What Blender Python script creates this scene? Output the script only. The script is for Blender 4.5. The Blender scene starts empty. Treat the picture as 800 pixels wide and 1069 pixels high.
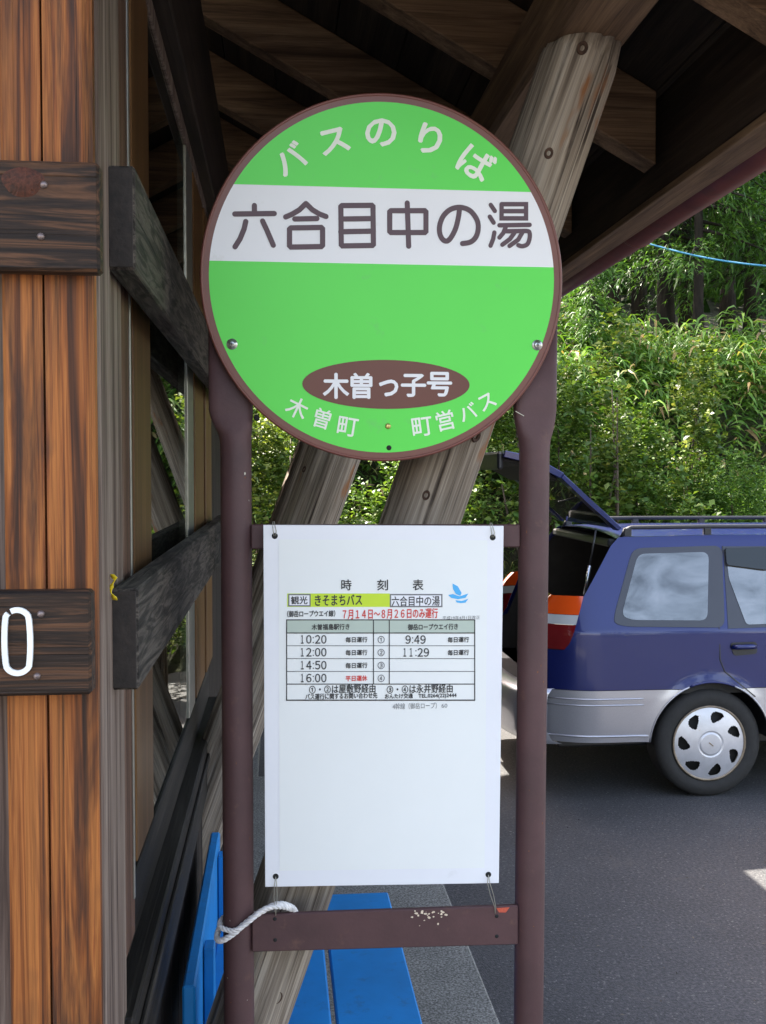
import bpy, bmesh, math, random
import numpy as np
from mathutils import Matrix, Vector

random.seed(7)
rng = np.random.default_rng(7)
SC = bpy.context.scene
COL = SC.collection

# ------------------------------------------------------------------ camera
EYE = 1.8                                   # above the parking lot
YAW, PITCH, FPX = math.radians(5.66), math.radians(2.04), 1110.0
cam_d = bpy.data.cameras.new('camera')
cam = bpy.data.objects.new('camera', cam_d)
COL.objects.link(cam)
cam_d.sensor_fit = 'VERTICAL'
cam_d.sensor_height = 24.0
cam_d.lens = 24.0 * FPX / 1069.0
cam_d.clip_start = 0.05
cam_d.clip_end = 600
cam.location = (0, 0, EYE)
cam.rotation_euler = (math.radians(90) - PITCH, 0, -YAW)
SC.camera = cam

# ------------------------------------------------------------------ light
SUN_DOWN = Vector((0.42, -0.66, -1.0)).normalized()
world = bpy.data.worlds.new('World')
SC.world = world
world.use_nodes = True
wn = world.node_tree
bg = wn.nodes['Background']
sky = wn.nodes.new('ShaderNodeTexSky')
sky.sky_type = 'NISHITA'
sky.sun_disc = False
sky.sun_elevation = math.asin(-SUN_DOWN.z)
sky.sun_rotation = math.atan2(-SUN_DOWN.x, -SUN_DOWN.y)
sky.air_density = 1.0
sky.dust_density = 2.0
sky.ozone_density = 0.6
tint = wn.nodes.new('ShaderNodeMix')            # camera balanced for open shade
tint.data_type = 'RGBA'
tint.blend_type = 'MULTIPLY'
tint.inputs[0].default_value = 1.0
tint.inputs[7].default_value = (1.24, 1.03, .87, 1)
wn.links.new(sky.outputs[0], tint.inputs[6])
wn.links.new(tint.outputs[2], bg.inputs[0])
bg.inputs[1].default_value = 0.14
sun_d = bpy.data.lights.new('sun', 'SUN')
sun_d.energy = 4.6
sun_d.angle = math.radians(0.53)
sun_d.color = (1.0, 0.93, 0.82)
sun = bpy.data.objects.new('sun', sun_d)
COL.objects.link(sun)
sun.rotation_euler = SUN_DOWN.to_track_quat('-Z', 'Y').to_euler()
sun.location = (-10, 20, 25)

SC.view_settings.view_transform = 'Standard'
SC.view_settings.look = 'None'
SC.view_settings.gamma = 1
SC.view_settings.exposure = 2.62
SC.view_settings.use_curve_mapping = False
SC.render.engine = 'CYCLES'
SC.cycles.max_bounces = 8
SC.cycles.transparent_max_bounces = 12
SC.cycles.use_denoising = True

# ------------------------------------------------------------------ photo pixel -> ray
_F = Vector((math.sin(YAW) * math.cos(PITCH), math.cos(YAW) * math.cos(PITCH), -math.sin(PITCH)))
_R = Vector((math.cos(YAW), -math.sin(YAW), 0))
_U = _R.cross(_F)
_O = Vector((0, 0, EYE))

def ray(px, py):
    return _F + _R * ((px - 400) / FPX) + _U * ((534.5 - py) / FPX)

def onY(px, py, y):
    d = ray(px, py)
    return _O + d * (y / d.y)

# ------------------------------------------------------------------ helpers
def link(o, parent=None, root_m=None):
    COL.objects.link(o)
    if parent is not None:
        o.parent = parent
        if root_m is not None:
            o.matrix_parent_inverse = root_m.inverted()
    return o

def mesh_obj(name, verts, faces, mat, parent=None, smooth=False):
    """world-space vertices unless the parent is flagged local"""
    me = bpy.data.meshes.new(name)
    me.from_pydata([tuple(v) for v in verts], [], [tuple(f) for f in faces])
    me.update()
    return finish(name, me, mat, parent, smooth)

def finish(name, me, mat, parent=None, smooth=False):
    if mat is not None:
        for m in (mat if isinstance(mat, (list, tuple)) else [mat]):
            me.materials.append(m)
    if smooth:
        me.polygons.foreach_set('use_smooth', [True] * len(me.polygons))
    o = bpy.data.objects.new(name, me)
    rm = None
    p = parent
    if p is not None and p.type == 'EMPTY' and not p.get('_local'):
        rm = MATS[p.name]
    return link(o, parent, rm)

MATS = {}
LOCAL = []

def thing(name, label, cat, loc=(0, 0, 0), group=None, local=False, rot=(0, 0, 0)):
    o = bpy.data.objects.new(name, None)
    o.empty_display_size = 0.1
    COL.objects.link(o)
    o.location = loc
    o.rotation_euler = rot
    o['label'] = label
    o['category'] = cat
    if group:
        o['group'] = group
    if local:
        o['_local'] = 1
        LOCAL.append(o)
    from mathutils import Euler
    MATS[o.name] = Matrix.Translation(Vector(loc)) @ Euler(rot).to_matrix().to_4x4()
    return o

def tag(o, label, cat, group=None):
    o['label'] = label
    o['category'] = cat
    if group:
        o['group'] = group
    return o

def bm_finish(name, bm, mat, parent=None, smooth=False):
    me = bpy.data.meshes.new(name)
    bmesh.ops.recalc_face_normals(bm, faces=bm.faces)
    bm.to_mesh(me)
    bm.free()
    return finish(name, me, mat, parent, smooth)

def bm_box(bm, x0, x1, y0, y1, z0, z1, bevel=0.0, jit=0.0):
    r = bmesh.ops.create_cube(bm, size=1.0)
    for v in r['verts']:
        v.co = Vector((x0 + (v.co.x + .5) * (x1 - x0), y0 + (v.co.y + .5) * (y1 - y0), z0 + (v.co.z + .5) * (z1 - z0)))
        if jit:
            v.co += Vector([random.uniform(-jit, jit) for _ in range(3)])
    if bevel > 0:
        es = list({e for v in r['verts'] for e in v.link_edges})
        bmesh.ops.bevel(bm, geom=es, offset=bevel, segments=1, affect='EDGES', profile=0.5)

def box(name, x0, x1, y0, y1, z0, z1, mat, parent=None, bevel=0.003, jit=0.0):
    bm = bmesh.new()
    bm_box(bm, x0, x1, y0, y1, z0, z1, bevel, jit)
    return bm_finish(name, bm, mat, parent)

def prism(name, poly, axis, a0, a1, mat, parent=None, bevel=0.0, smooth=False):
    """extrude a 2-D polygon along an axis: 'y' -> poly is (x,z); 'z' -> (x,y); 'x' -> (y,z)"""
    bm = bmesh.new()
    def mk(p, a):
        return {'y': (p[0], a, p[1]), 'z': (p[0], p[1], a), 'x': (a, p[0], p[1])}[axis]
    A = [bm.verts.new(mk(p, a0)) for p in poly]
    B = [bm.verts.new(mk(p, a1)) for p in poly]
    n = len(poly)
    bm.faces.new(A)
    bm.faces.new(B[::-1])
    for i in range(n):
        bm.faces.new((A[i], B[i], B[(i + 1) % n], A[(i + 1) % n]))
    if bevel:
        bmesh.ops.bevel(bm, geom=list(bm.edges), offset=bevel, segments=1, affect='EDGES', profile=.5)
    return bm_finish(name, bm, mat, parent, smooth)

def tube_geo(pts, radii, seg=10, cap=True, flat=None):
    """verts, faces of a tube through pts"""
    pts = [Vector(p) for p in pts]
    if not hasattr(radii, '__len__'):
        radii = [radii] * len(pts)
    V, Fc = [], []
    t0 = (pts[1] - pts[0]).normalized()
    ref = Vector((0, 0, 1)) if abs(t0.z) < .9 else Vector((1, 0, 0))
    n = t0.cross(ref).normalized()
    for i, p in enumerate(pts):
        a = pts[max(i - 1, 0)]
        b = pts[min(i + 1, len(pts) - 1)]
        t = (b - a).normalized()
        n = (n - t * n.dot(t)).normalized()
        m = t.cross(n)
        for k in range(seg):
            an = 2 * math.pi * k / seg
            V.append(p + (n * math.cos(an) + m * math.sin(an)) * radii[i])
    for i in range(len(pts) - 1):
        for k in range(seg):
            a, b = i * seg + k, i * seg + (k + 1) % seg
            Fc.append((a, b, b + seg, a + seg))
    if cap:
        Fc.append(tuple(range(seg))[::-1])
        Fc.append(tuple(range((len(pts) - 1) * seg, len(pts) * seg)))
    return V, Fc

def tube(name, pts, radii, mat, parent=None, seg=10):
    V, Fc = tube_geo(pts, radii, seg)
    o = mesh_obj(name, V, Fc, mat, parent, True)
    return o

def lathe_y(name, prof, cx, cy, cz, mat, parent=None, seg=40, smooth=True):
    """profile [(r, y)] turned around the Y axis"""
    V, Fc = [], []
    for r, y in prof:
        for k in range(seg):
            a = 2 * math.pi * k / seg
            V.append((cx + r * math.cos(a), cy + y, cz + r * math.sin(a)))
    for i in range(len(prof) - 1):
        for k in range(seg):
            a, b = i * seg + k, i * seg + (k + 1) % seg
            Fc.append((a, b, b + seg, a + seg))
    return mesh_obj(name, V, Fc, mat, parent, smooth)

def catmull(pts, n=8):
    out = []
    P = [Vector(p) for p in pts]
    for i in range(len(P) - 1):
        p0, p1, p2, p3 = P[max(i - 1, 0)], P[i], P[i + 1], P[min(i + 2, len(P) - 1)]
        for k in range(n):
            t = k / n
            out.append(0.5 * ((2 * p1) + (-p0 + p2) * t + (2 * p0 - 5 * p1 + 4 * p2 - p3) * t * t + (-p0 + 3 * p1 - 3 * p2 + p3) * t ** 3))
    out.append(P[-1])
    return out

# ------------------------------------------------------------------ materials
class NT:
    def __init__(s, name):
        s.m = bpy.data.materials.new(name)
        s.m.use_nodes = True
        s.t = s.m.node_tree
        s.b = s.t.nodes['Principled BSDF']
        s.out = s.t.nodes['Material Output']
    def n(s, kind, **kw):
        nd = s.t.nodes.new('ShaderNode' + kind)
        for k, v in kw.items():
            if k.startswith('i_'):
                nd.inputs[k[2:].replace('_', ' ')].default_value = v
            else:
                setattr(nd, k, v)
        return nd
    def l(s, a, b):
        s.t.links.new(a, b)
    def ramp(s, src, stops, interp='LINEAR'):
        r = s.n('ValToRGB')
        r.color_ramp.interpolation = interp
        e = r.color_ramp.elements
        while len(e) < len(stops):
            e.new(0.5)
        for i, (p, c) in enumerate(stops):
            e[i].position = p
            e[i].color = (c, c, c, 1) if not hasattr(c, '__len__') else (*c, 1)
        s.l(src, r.inputs[0])
        return r.outputs[0]
    def mapping(s, scale, coord='Object', loc=(0, 0, 0), rot=(0, 0, 0)):
        tc = s.n('TexCoord')
        mp = s.n('Mapping')
        mp.inputs['Scale'].default_value = scale
        mp.inputs['Location'].default_value = loc
        mp.inputs['Rotation'].default_value = rot
        s.l(tc.outputs[coord], mp.inputs[0])
        return mp.outputs[0]
    def noise(s, vec, scale, detail=6, rough=.6, dist=0.0):
        nd = s.n('TexNoise')
        nd.inputs['Scale'].default_value = scale
        nd.inputs['Detail'].default_value = detail
        nd.inputs['Roughness'].default_value = rough
        nd.inputs['Distortion'].default_value = dist
        s.l(vec, nd.inputs['Vector'])
        return nd.outputs['Fac']
    def mix(s, fac, a, b, mode='MIX'):
        m = s.n('Mix', data_type='RGBA', blend_type=mode)
        for sock, val in ((m.inputs[0], fac), (m.inputs[6], a), (m.inputs[7], b)):
            if hasattr(val, 'is_linked'):
                s.l(val, sock)
            elif hasattr(val, '__len__'):
                sock.default_value = (*val, 1)
            else:
                sock.default_value = val
        return m.outputs[2]
    def bump(s, h, strength=.3, dist=.01):
        b = s.n('Bump')
        b.inputs['Strength'].default_value = strength
        b.inputs['Distance'].default_value = dist
        s.l(h, b.inputs['Height'])
        s.l(b.outputs[0], s.b.inputs['Normal'])

def paint(name, col, rough=.4, metallic=0.0, var=.12, vscale=6, coat=0.0, bump=0.0, spec=.5, dirt=None):
    t = NT(name)
    v = t.mapping((1, 1, 1))
    f = t.noise(v, vscale, 5, .6)
    lo = tuple(c * (1 - var) for c in col)
    hi = tuple(min(1, c * (1 + var)) for c in col)
    c = t.ramp(f, [(.3, lo), (.7, hi)])
    if dirt:
        f2 = t.noise(v, dirt[1], 8, .7)
        c = t.mix(t.ramp(f2, [(dirt[2], 0.0), (dirt[3], 1.0)]), c, dirt[0])
    t.l(c, t.b.inputs['Base Color'])
    t.b.inputs['Roughness'].default_value = rough
    t.b.inputs['Metallic'].default_value = metallic
    t.b.inputs['Coat Weight'].default_value = coat
    t.b.inputs['Coat Roughness'].default_value = .06
    t.b.inputs['Specular IOR Level'].default_value = spec
    if bump:
        t.bump(t.noise(v, 120, 3, .6), bump, .002)
    return t.m

def wood(name, stops, axis, scale=9.0, stretch=.07, rough=.75, crack=.5, crack_col=(.012, .009, .007), bump=.5, fine=.5, blotch=None, dist=.8, fs=260, cs=None, dark=None):
    """long-grained wood: streaks, fine fibres, drying cracks, optional blotches and dark weathering"""
    t = NT(name)
    ai = 'xyz'.index(axis)
    def sv(k):
        q = [1.0, 1.0, 1.0]
        q[ai] = k
        return t.mapping(tuple(q))
    v = sv(stretch)
    big = t.noise(v, scale, 4, .65, dist)
    c = t.ramp(big, stops)
    v2 = sv(stretch * .35)
    fn = t.noise(v2, fs, 3, .7, .1)
    c = t.mix(fine, c, t.ramp(fn, [(.3, .12), (.66, 1.0)]), 'MULTIPLY')
    ck = t.noise(v2, cs or scale * 2.2, 2, .5, .6)
    ckf = t.ramp(ck, [(.33, 1.0), (.42, 0.0)])
    mm = t.n('Math', operation='MULTIPLY')
    t.l(ckf, mm.inputs[0])
    vm = t.noise(t.mapping((1, 1, 1)), 7, 3, .6)
    t.l(t.ramp(vm, [(.38, crack * .15), (.62, crack)]), mm.inputs[1])
    c = t.mix(mm.outputs[0], c, crack_col)
    if dark:
        vd = sv(dark[3])
        df = t.noise(vd, dark[1], 5, .7, .4)
        mk = t.n('Math', operation='MULTIPLY')
        t.l(t.ramp(df, [(dark[2], 0.0), (dark[2] + .16, 1.0)]), mk.inputs[0])
        mk.inputs[1].default_value = .8
        c = t.mix(mk.outputs[0], c, dark[0])
    if blotch:
        v3 = sv(.35)
        bf = t.noise(v3, blotch[1], 4, .6)
        c = t.mix(t.ramp(bf, [(blotch[2], 0.0), (blotch[3], 1.0)]), c, blotch[0])
    t.l(c, t.b.inputs['Base Color'])
    t.b.inputs['Roughness'].default_value = rough
    t.b.inputs['Specular IOR Level'].default_value = .25
    h = t.mix(.5, t.ramp(fn, [(0, 0.0), (1, 1.0)]), t.ramp(ck, [(.3, 0.0), (.42, 1.0)]))
    t.bump(h, bump, .003)
    return t.m

M = {}
ORANGE = [(.30, (.020, .010, .007)), (.39, (.10, .034, .013)), (.47, (.26, .078, .019)), (.56, (.42, .148, .037)), (.64, (.25, .072, .019)), (.72, (.10, .036, .015)), (.82, (.02, .011, .008))]
M['post'] = wood('charred_cedar_post', ORANGE, 'z', 52, .026, .6, .65, bump=.6, cs=130, dist=1.1, dark=((.026, .015, .012), 19, .49, .09), blotch=((.030, .018, .014), 6.5, .57, .70))
M['post_side'] = wood('grey_post_side', [(.3, (.05, .032, .026)), (.45, (.145, .10, .08)), (.6, (.28, .215, .175)), (.75, (.16, .095, .065))], 'z', 50, .03, .8, .5)
M['dark_x'] = wood('dark_board_x', [(.32, (.010, .007, .006)), (.48, (.035, .020, .013)), (.6, (.12, .055, .027)), (.68, (.06, .032, .02)), (.8, (.018, .012, .009))], 'x', 42, .07, .65, .7, bump=.8, dist=2.0, cs=90)
M['dark_y'] = wood('dark_rail_y', [(.3, (.010, .008, .007)), (.46, (.036, .030, .026)), (.6, (.11, .092, .078)), (.7, (.05, .04, .033)), (.8, (.02, .016, .013))], 'y', 42, .09, .85, .6, bump=.7, dist=2.0, cs=90)
M['rail_end'] = paint('rail_end_grain', (.022, .016, .013), .8, var=.5, vscale=60, bump=.5)
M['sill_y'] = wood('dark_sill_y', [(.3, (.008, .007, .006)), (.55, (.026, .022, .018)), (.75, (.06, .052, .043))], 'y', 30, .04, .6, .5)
M['frame_z'] = wood('brown_sash_z', [(.3, (.09, .045, .019)), (.55, (.17, .088, .036)), (.75, (.24, .13, .055))], 'z', 30, .03, .4, .15, bump=.15, fine=.25)
M['jamb_z'] = wood('red_jamb_z', [(.3, (.06, .030, .02)), (.55, (.15, .082, .055)), (.75, (.25, .17, .13))], 'z', 40, .03, .6, .4)
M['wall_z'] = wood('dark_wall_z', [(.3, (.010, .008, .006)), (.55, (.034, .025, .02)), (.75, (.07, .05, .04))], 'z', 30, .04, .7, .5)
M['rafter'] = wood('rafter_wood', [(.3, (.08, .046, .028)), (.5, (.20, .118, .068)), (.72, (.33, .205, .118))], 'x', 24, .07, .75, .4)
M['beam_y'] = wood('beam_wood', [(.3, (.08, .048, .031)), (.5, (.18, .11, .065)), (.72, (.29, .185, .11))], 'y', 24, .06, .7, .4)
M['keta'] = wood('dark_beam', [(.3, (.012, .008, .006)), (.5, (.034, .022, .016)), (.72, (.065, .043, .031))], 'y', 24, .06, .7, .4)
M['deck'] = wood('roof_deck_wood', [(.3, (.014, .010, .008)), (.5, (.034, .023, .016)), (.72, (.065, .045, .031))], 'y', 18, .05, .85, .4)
M['log'] = wood('weathered_log', [(.28, (.12, .09, .07)), (.42, (.26, .21, .165)), (.55, (.40, .335, .27)), (.64, (.47, .41, .345)), (.74, (.30, .225, .165)), (.84, (.17, .12, .085))], 'z', 44, .03, .85, .95, (.035, .025, .019), bump=1.0, cs=85, dist=1.2, blotch=((.25, .115, .052), 6, .60, .64))
M['log_knot'] = paint('log_knot', (.06, .03, .018), .8, var=.5, vscale=90)
M['nail'] = paint('nail_head', (.22, .17, .16), .45, .7, .3, 200)
M['alu'] = paint('aluminium_strip', (.33, .32, .29), .4, .75, .15, 30)
M['gutter'] = paint('red_brown_gutter', (.10, .028, .026), .38, 0, .3, 7, dirt=((.05, .03, .025), 9, .55, .75))
M['roof_sheet'] = paint('roof_sheet', (.07, .04, .035), .5, .2)
M['floor_in'] = paint('interior_floor', (.06, .05, .04), .8)
M['brown_steel'] = paint('brown_painted_steel', (.077, .035, .036), .62, 0, .22, 7, bump=.2, dirt=((.12, .060, .046), 34, .60, .76))
M['green'] = paint('sign_green', (.092, .69, .066), .42, 0, .03, 3, dirt=((.12, .58, .10), 22, .60, .80))
M['rim'] = paint('sign_rim_brown', (.155, .048, .035), .4, 0, .08, 5)
M['white'] = paint('sign_white', (.79, .78, .80), .4, 0, .03, 4, dirt=((.62, .60, .57), 16, .62, .85))
M['paper'] = paint('white_board', (.79, .79, .83), .38, 0, .03, 5, dirt=((.66, .65, .66), 14, .64, .86))
M['inklet'] = paint('letter_purple_brown', (.090, .048, .062), .5, 0, .05)
M['letter_cream'] = paint('letter_cream', (.80, .83, .72), .5, 0, .03)
M['oval'] = paint('oval_brown', (.13, .036, .022), .45, 0, .06)
M['black'] = paint('print_black', (.028, .027, .03), .6, 0, .1)
M['grey_ink'] = paint('print_grey', (.16, .16, .17), .6, 0, .1)
M['red'] = paint('print_red', (.62, .045, .04), .6, 0, .05)
M['lime'] = paint('print_lime', (.55, .72, .035), .6, 0, .03)
M['sage'] = paint('print_sage', (.46, .53, .46), .6, 0, .03)
M['birdblue'] = paint('print_sky_blue', (.08, .42, .80), .6, 0, .05)
M['screw'] = paint('screw_steel', (.5, .5, .48), .3, .9, .1, 200)
M['brass'] = paint('brass_screw', (.55, .45, .16), .35, .8, .1)
M['hole'] = paint('dark_hole', (.01, .01, .01), .8)
M['wire'] = paint('wire_tie', (.42, .40, .34), .45, .5, .2)
M['chip'] = paint('chipped_paint', (.70, .58, .44), .7, 0, .2, 300)
M['rust'] = paint('rust_spot', (.16, .065, .03), .8, 0, .3, 200)
M['orange_chip'] = paint('red_primer', (.50, .085, .045), .6, 0, .2, 300)
M['blue_bench'] = paint('blue_paint', (.006, .20, .53), .5, 0, .12, 8, bump=.1, dirt=((.03, .13, .30), 20, .58, .74))
M['rope'] = paint('white_rope', (.72, .69, .68), .85, 0, .2, 90, bump=.6)
M['string'] = paint('cyan_cord', (.03, .22, .38), .5)
M['yellow'] = paint('yellow_tape', (.75, .55, .01), .5, 0, .2, 100)
M['white_paint'] = paint('white_letter_plastic', (.78, .80, .79), .35)

def concrete():
    t = NT('exposed_concrete')
    v = t.mapping((1, 1, 1))
    a = t.noise(v, 7, 6, .6)
    b = t.noise(v, 130, 3, .7)
    c = t.ramp(b, [(.36, (.075, .07, .06)), (.5, (.18, .175, .155)), (.63, (.33, .32, .29))])
    c = t.mix(.5, c, t.ramp(a, [(.3, .45), (.7, 1.0)]), 'MULTIPLY')
    t.l(c, t.b.inputs['Base Color'])
    t.b.inputs['Roughness'].default_value = .9
    t.bump(b, .5, .004)
    return t.m
M['concrete'] = concrete()

def asphalt():
    t = NT('asphalt')
    v = t.mapping((1, 1, 1))
    a = t.noise(v, .9, 6, .6)
    b = t.noise(v, 75, 4, .75)
    w = t.n('TexVoronoi', feature='F1')
    w.inputs['Scale'].default_value = 150
    t.l(v, w.inputs['Vector'])
    c = t.ramp(b, [(.34, (.036, .036, .038)), (.52, (.072, .071, .074)), (.68, (.125, .122, .120))])
    c = t.mix(.7, c, t.ramp(a, [(.3, .45), (.7, 1.0)]), 'MULTIPLY')
    c = t.mix(t.ramp(t.noise(v, 3.1, 7, .7, .5), [(.60, 0.0), (.72, .45)]), c, (.11, .10, .085))
    spk = t.n('Math', operation='GREATER_THAN')
    sepc = t.n('SeparateColor')
    t.l(w.outputs['Color'], sepc.inputs[0])
    t.l(sepc.outputs[0], spk.inputs[0])
    spk.inputs[1].default_value = .982
    c = t.mix(spk.outputs[0], c, (.14, .135, .13))
    t.l(c, t.b.inputs['Base Color'])
    t.b.inputs['Roughness'].default_value = .85
    t.bump(t.mix(.5, t.ramp(b, [(.2, 0.0), (.8, 1.0)]), t.ramp(w.outputs['Distance'], [(0, 1.0), (.6, 0.0)])), .55, .006)
    return t.m
M['asphalt'] = asphalt()

def earth():
    t = NT('forest_earth')
    v = t.mapping((1, 1, 1))
    b = t.noise(v, 3.5, 9, .7)
    c = t.ramp(b, [(.3, (.015, .013, .007)), (.5, (.035, .035, .014)), (.7, (.045, .065, .018))])
    t.l(c, t.b.inputs['Base Color'])
    t.b.inputs['Roughness'].default_value = .95
    t.bump(b, .8, .08)
    return t.m
M['earth'] = earth()

def leafmat(name, stops, trans=.4, rough=.45):
    t = NT(name)
    g = t.n('NewGeometry')
    c = t.ramp(g.outputs['Random Per Island'], stops)
    t.l(c, t.b.inputs['Base Color'])
    t.b.inputs['Roughness'].default_value = rough
    t.b.inputs['Specular IOR Level'].default_value = .35
    tr = t.n('BsdfTranslucent')
    warm = t.mix(1.0, c, (1.0, 1.0, .45), 'MULTIPLY')
    t.l(warm, tr.inputs[0])
    mx = t.n('MixShader')
    mx.inputs[0].default_value = trans
    t.l(t.b.outputs[0], mx.inputs[1])
    t.l(tr.outputs[0], mx.inputs[2])
    t.l(mx.outputs[0], t.out.inputs[0])
    return t.m
M['sasa'] = leafmat('bamboo_grass_leaf', [(0, (.06, .145, .022)), (.5, (.11, .225, .032)), (.86, (.18, .30, .05)), (.93, (.30, .25, .09)), (1, (.32, .21, .10))])
M['leaf'] = leafmat('shrub_leaf', [(0, (.055, .12, .02)), (.6, (.105, .19, .03)), (1, (.18, .26, .045))], .3)
M['leaf_light'] = leafmat('pale_shrub_leaf', [(0, (.05, .10, .018)), (.6, (.11, .175, .03)), (.9, (.2, .26, .05)), (1, (.38, .42, .12))], .34)
M['leaf_fern'] = leafmat('feathery_leaf', [(0, (.05, .12, .02)), (.6, (.095, .20, .03)), (1, (.16, .27, .045))], .4)
M['needle'] = leafmat('conifer_needle', [(0, (.018, .045, .014)), (.6, (.035, .085, .02)), (1, (.07, .14, .03))], .3)
M['needle_light'] = leafmat('light_conifer_needle', [(0, (.04, .10, .02)), (.6, (.075, .17, .03)), (1, (.12, .24, .05))], .45)
M['grass'] = leafmat('grass_blade', [(0, (.07, .14, .025)), (.6, (.14, .22, .045)), (1, (.28, .27, .09))], .4)
M['stem'] = paint('stem_brown', (.07, .05, .03), .8, 0, .3, 30)
M['bark'] = wood('conifer_bark', [(.3, (.010, .008, .006)), (.5, (.028, .021, .016)), (.72, (.055, .043, .034))], 'z', 9, .2, .9, .6)

# ------------------------------------------------------------------ THE SETTING
def structure(o):
    o['kind'] = 'structure'
    return o

structure(mesh_obj('ground', [(-250, -250, -.02), (250, -250, -.02), (250, 250, -.02), (-250, 250, -.02)], [(0, 1, 2, 3)], M['earth']))
structure(mesh_obj('parking_lot', [(-30, -30, 0), (40, -30, 0), (40, 9.75, 0), (-30, 9.75, 0)], [(0, 1, 2, 3)], M['asphalt']))
PLAT = .23
KX = .63
o = prism('pavement', [(-6, -3.0), (KX, -3.0), (KX, 5.5), (-.12, 5.5), (-.12, 8.0), (-6, 8.0)], 'z', -.1, PLAT, M['concrete'], None, .008)
structure(o)

def hill_h(x, y):
    x = np.asarray(x, float)
    y = np.asarray(y, float)
    yy = y + .25 * np.sin(x * .9) + .18 * np.sin(x * 2.3 + 1)
    h = np.interp(yy, [9.4, 9.9, 10.3, 10.9, 11.5, 12.3, 13.2, 20, 26, 60, 140], [-.1, .55, .9, 1.25, 2.35, 3.05, 3.35, 4.7, 7.0, 22, 40])
    h = h + (.12 * np.sin(x * 1.7 + y) + .1 * np.sin(x * .6 - y * 1.3)) * np.clip((yy - 9.4) / 1.5, 0, 1)
    return h - .045 * np.clip(x - 1, -4, 8) * np.clip((yy - 10.5) / 2, 0, 1)

def build_hill():
    xs = np.linspace(-45, 55, 140)
    ys = np.concatenate([np.linspace(9.3, 16, 48), np.linspace(16.6, 140, 50)])
    X, Y = np.meshgrid(xs, ys)
    Z = hill_h(X, Y)
    V = np.stack([X, Y, Z], -1).reshape(-1, 3)
    nx = len(xs)
    Fc = [(j * nx + i, j * nx + i + 1, (j + 1) * nx + i + 1, (j + 1) * nx + i) for j in range(len(ys) - 1) for i in range(nx - 1)]
    structure(mesh_obj('hillside', V, Fc, M['earth'], None, True))
build_hill()

# ------------------------------------------------------------------ foliage tools
def fast_mesh(name, V, quads, mat, parent=None):
    me = bpy.data.meshes.new(name)
    nv, nq = len(V), len(quads)
    me.vertices.add(nv)
    me.vertices.foreach_set('co', np.asarray(V, np.float32).ravel())
    me.loops.add(nq * 4)
    me.loops.foreach_set('vertex_index', np.asarray(quads, np.int32).ravel())
    me.polygons.add(nq)
    me.polygons.foreach_set('loop_start', np.arange(0, nq * 4, 4, dtype=np.int32))
    me.polygons.foreach_set('loop_total', np.full(nq, 4, np.int32))
    me.update(calc_edges=True)
    return finish(name, me, mat, parent)

def unit(a):
    return a / (np.linalg.norm(a, axis=1, keepdims=True) + 1e-9)

def leaf_arrays(P, D, L, W, droop=.25, two=False):
    """leaf blades: base P, direction D, length L, width W -> verts, quads"""
    n = len(P)
    up = np.tile([0, 0, 1.0], (n, 1)) + rng.normal(0, .45, (n, 3))
    S = unit(np.cross(D, up))
    Nn = unit(np.cross(S, D))
    L = np.broadcast_to(L, (n,))[:, None]
    W = np.broadcast_to(W, (n,))[:, None]
    dz = np.array([0, 0, -1.0])
    if not two:
        b = P
        t = P + D * L + dz * L * droop
        m = P + D * L * .45 + Nn * L * .05
        V = np.stack([b, m + S * W * .5, t, m - S * W * .5], 1).reshape(-1, 3)
        Q = np.arange(n * 4).reshape(n, 4)
    else:
        m1 = P + D * L * .3 + Nn * L * .04
        m2 = P + D * L * .68 + dz * L * droop * .35
        t = P + D * L + dz * L * droop
        V = np.stack([P - S * W * .08, P + S * W * .08, m1 + S * W * .5, m1 - S * W * .5, m2 + S * W * .4, m2 - S * W * .4, t + S * W * .04, t - S * W * .04], 1).reshape(-1, 3)
        k = (np.arange(n) * 8)[:, None]
        Q = np.concatenate([k + [0, 1, 2, 3], k + [3, 2, 4, 5], k + [5, 4, 6, 7]], 0)
    return V, Q

def stems_geo(paths, radii, seg=5):
    V, Fc = [], []
    for p, r in zip(paths, radii):
        a, b = tube_geo(p, r, seg)
        k = len(V)
        V += a
        Fc += [tuple(i + k for i in f) for f in b]
    return V, Fc

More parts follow.
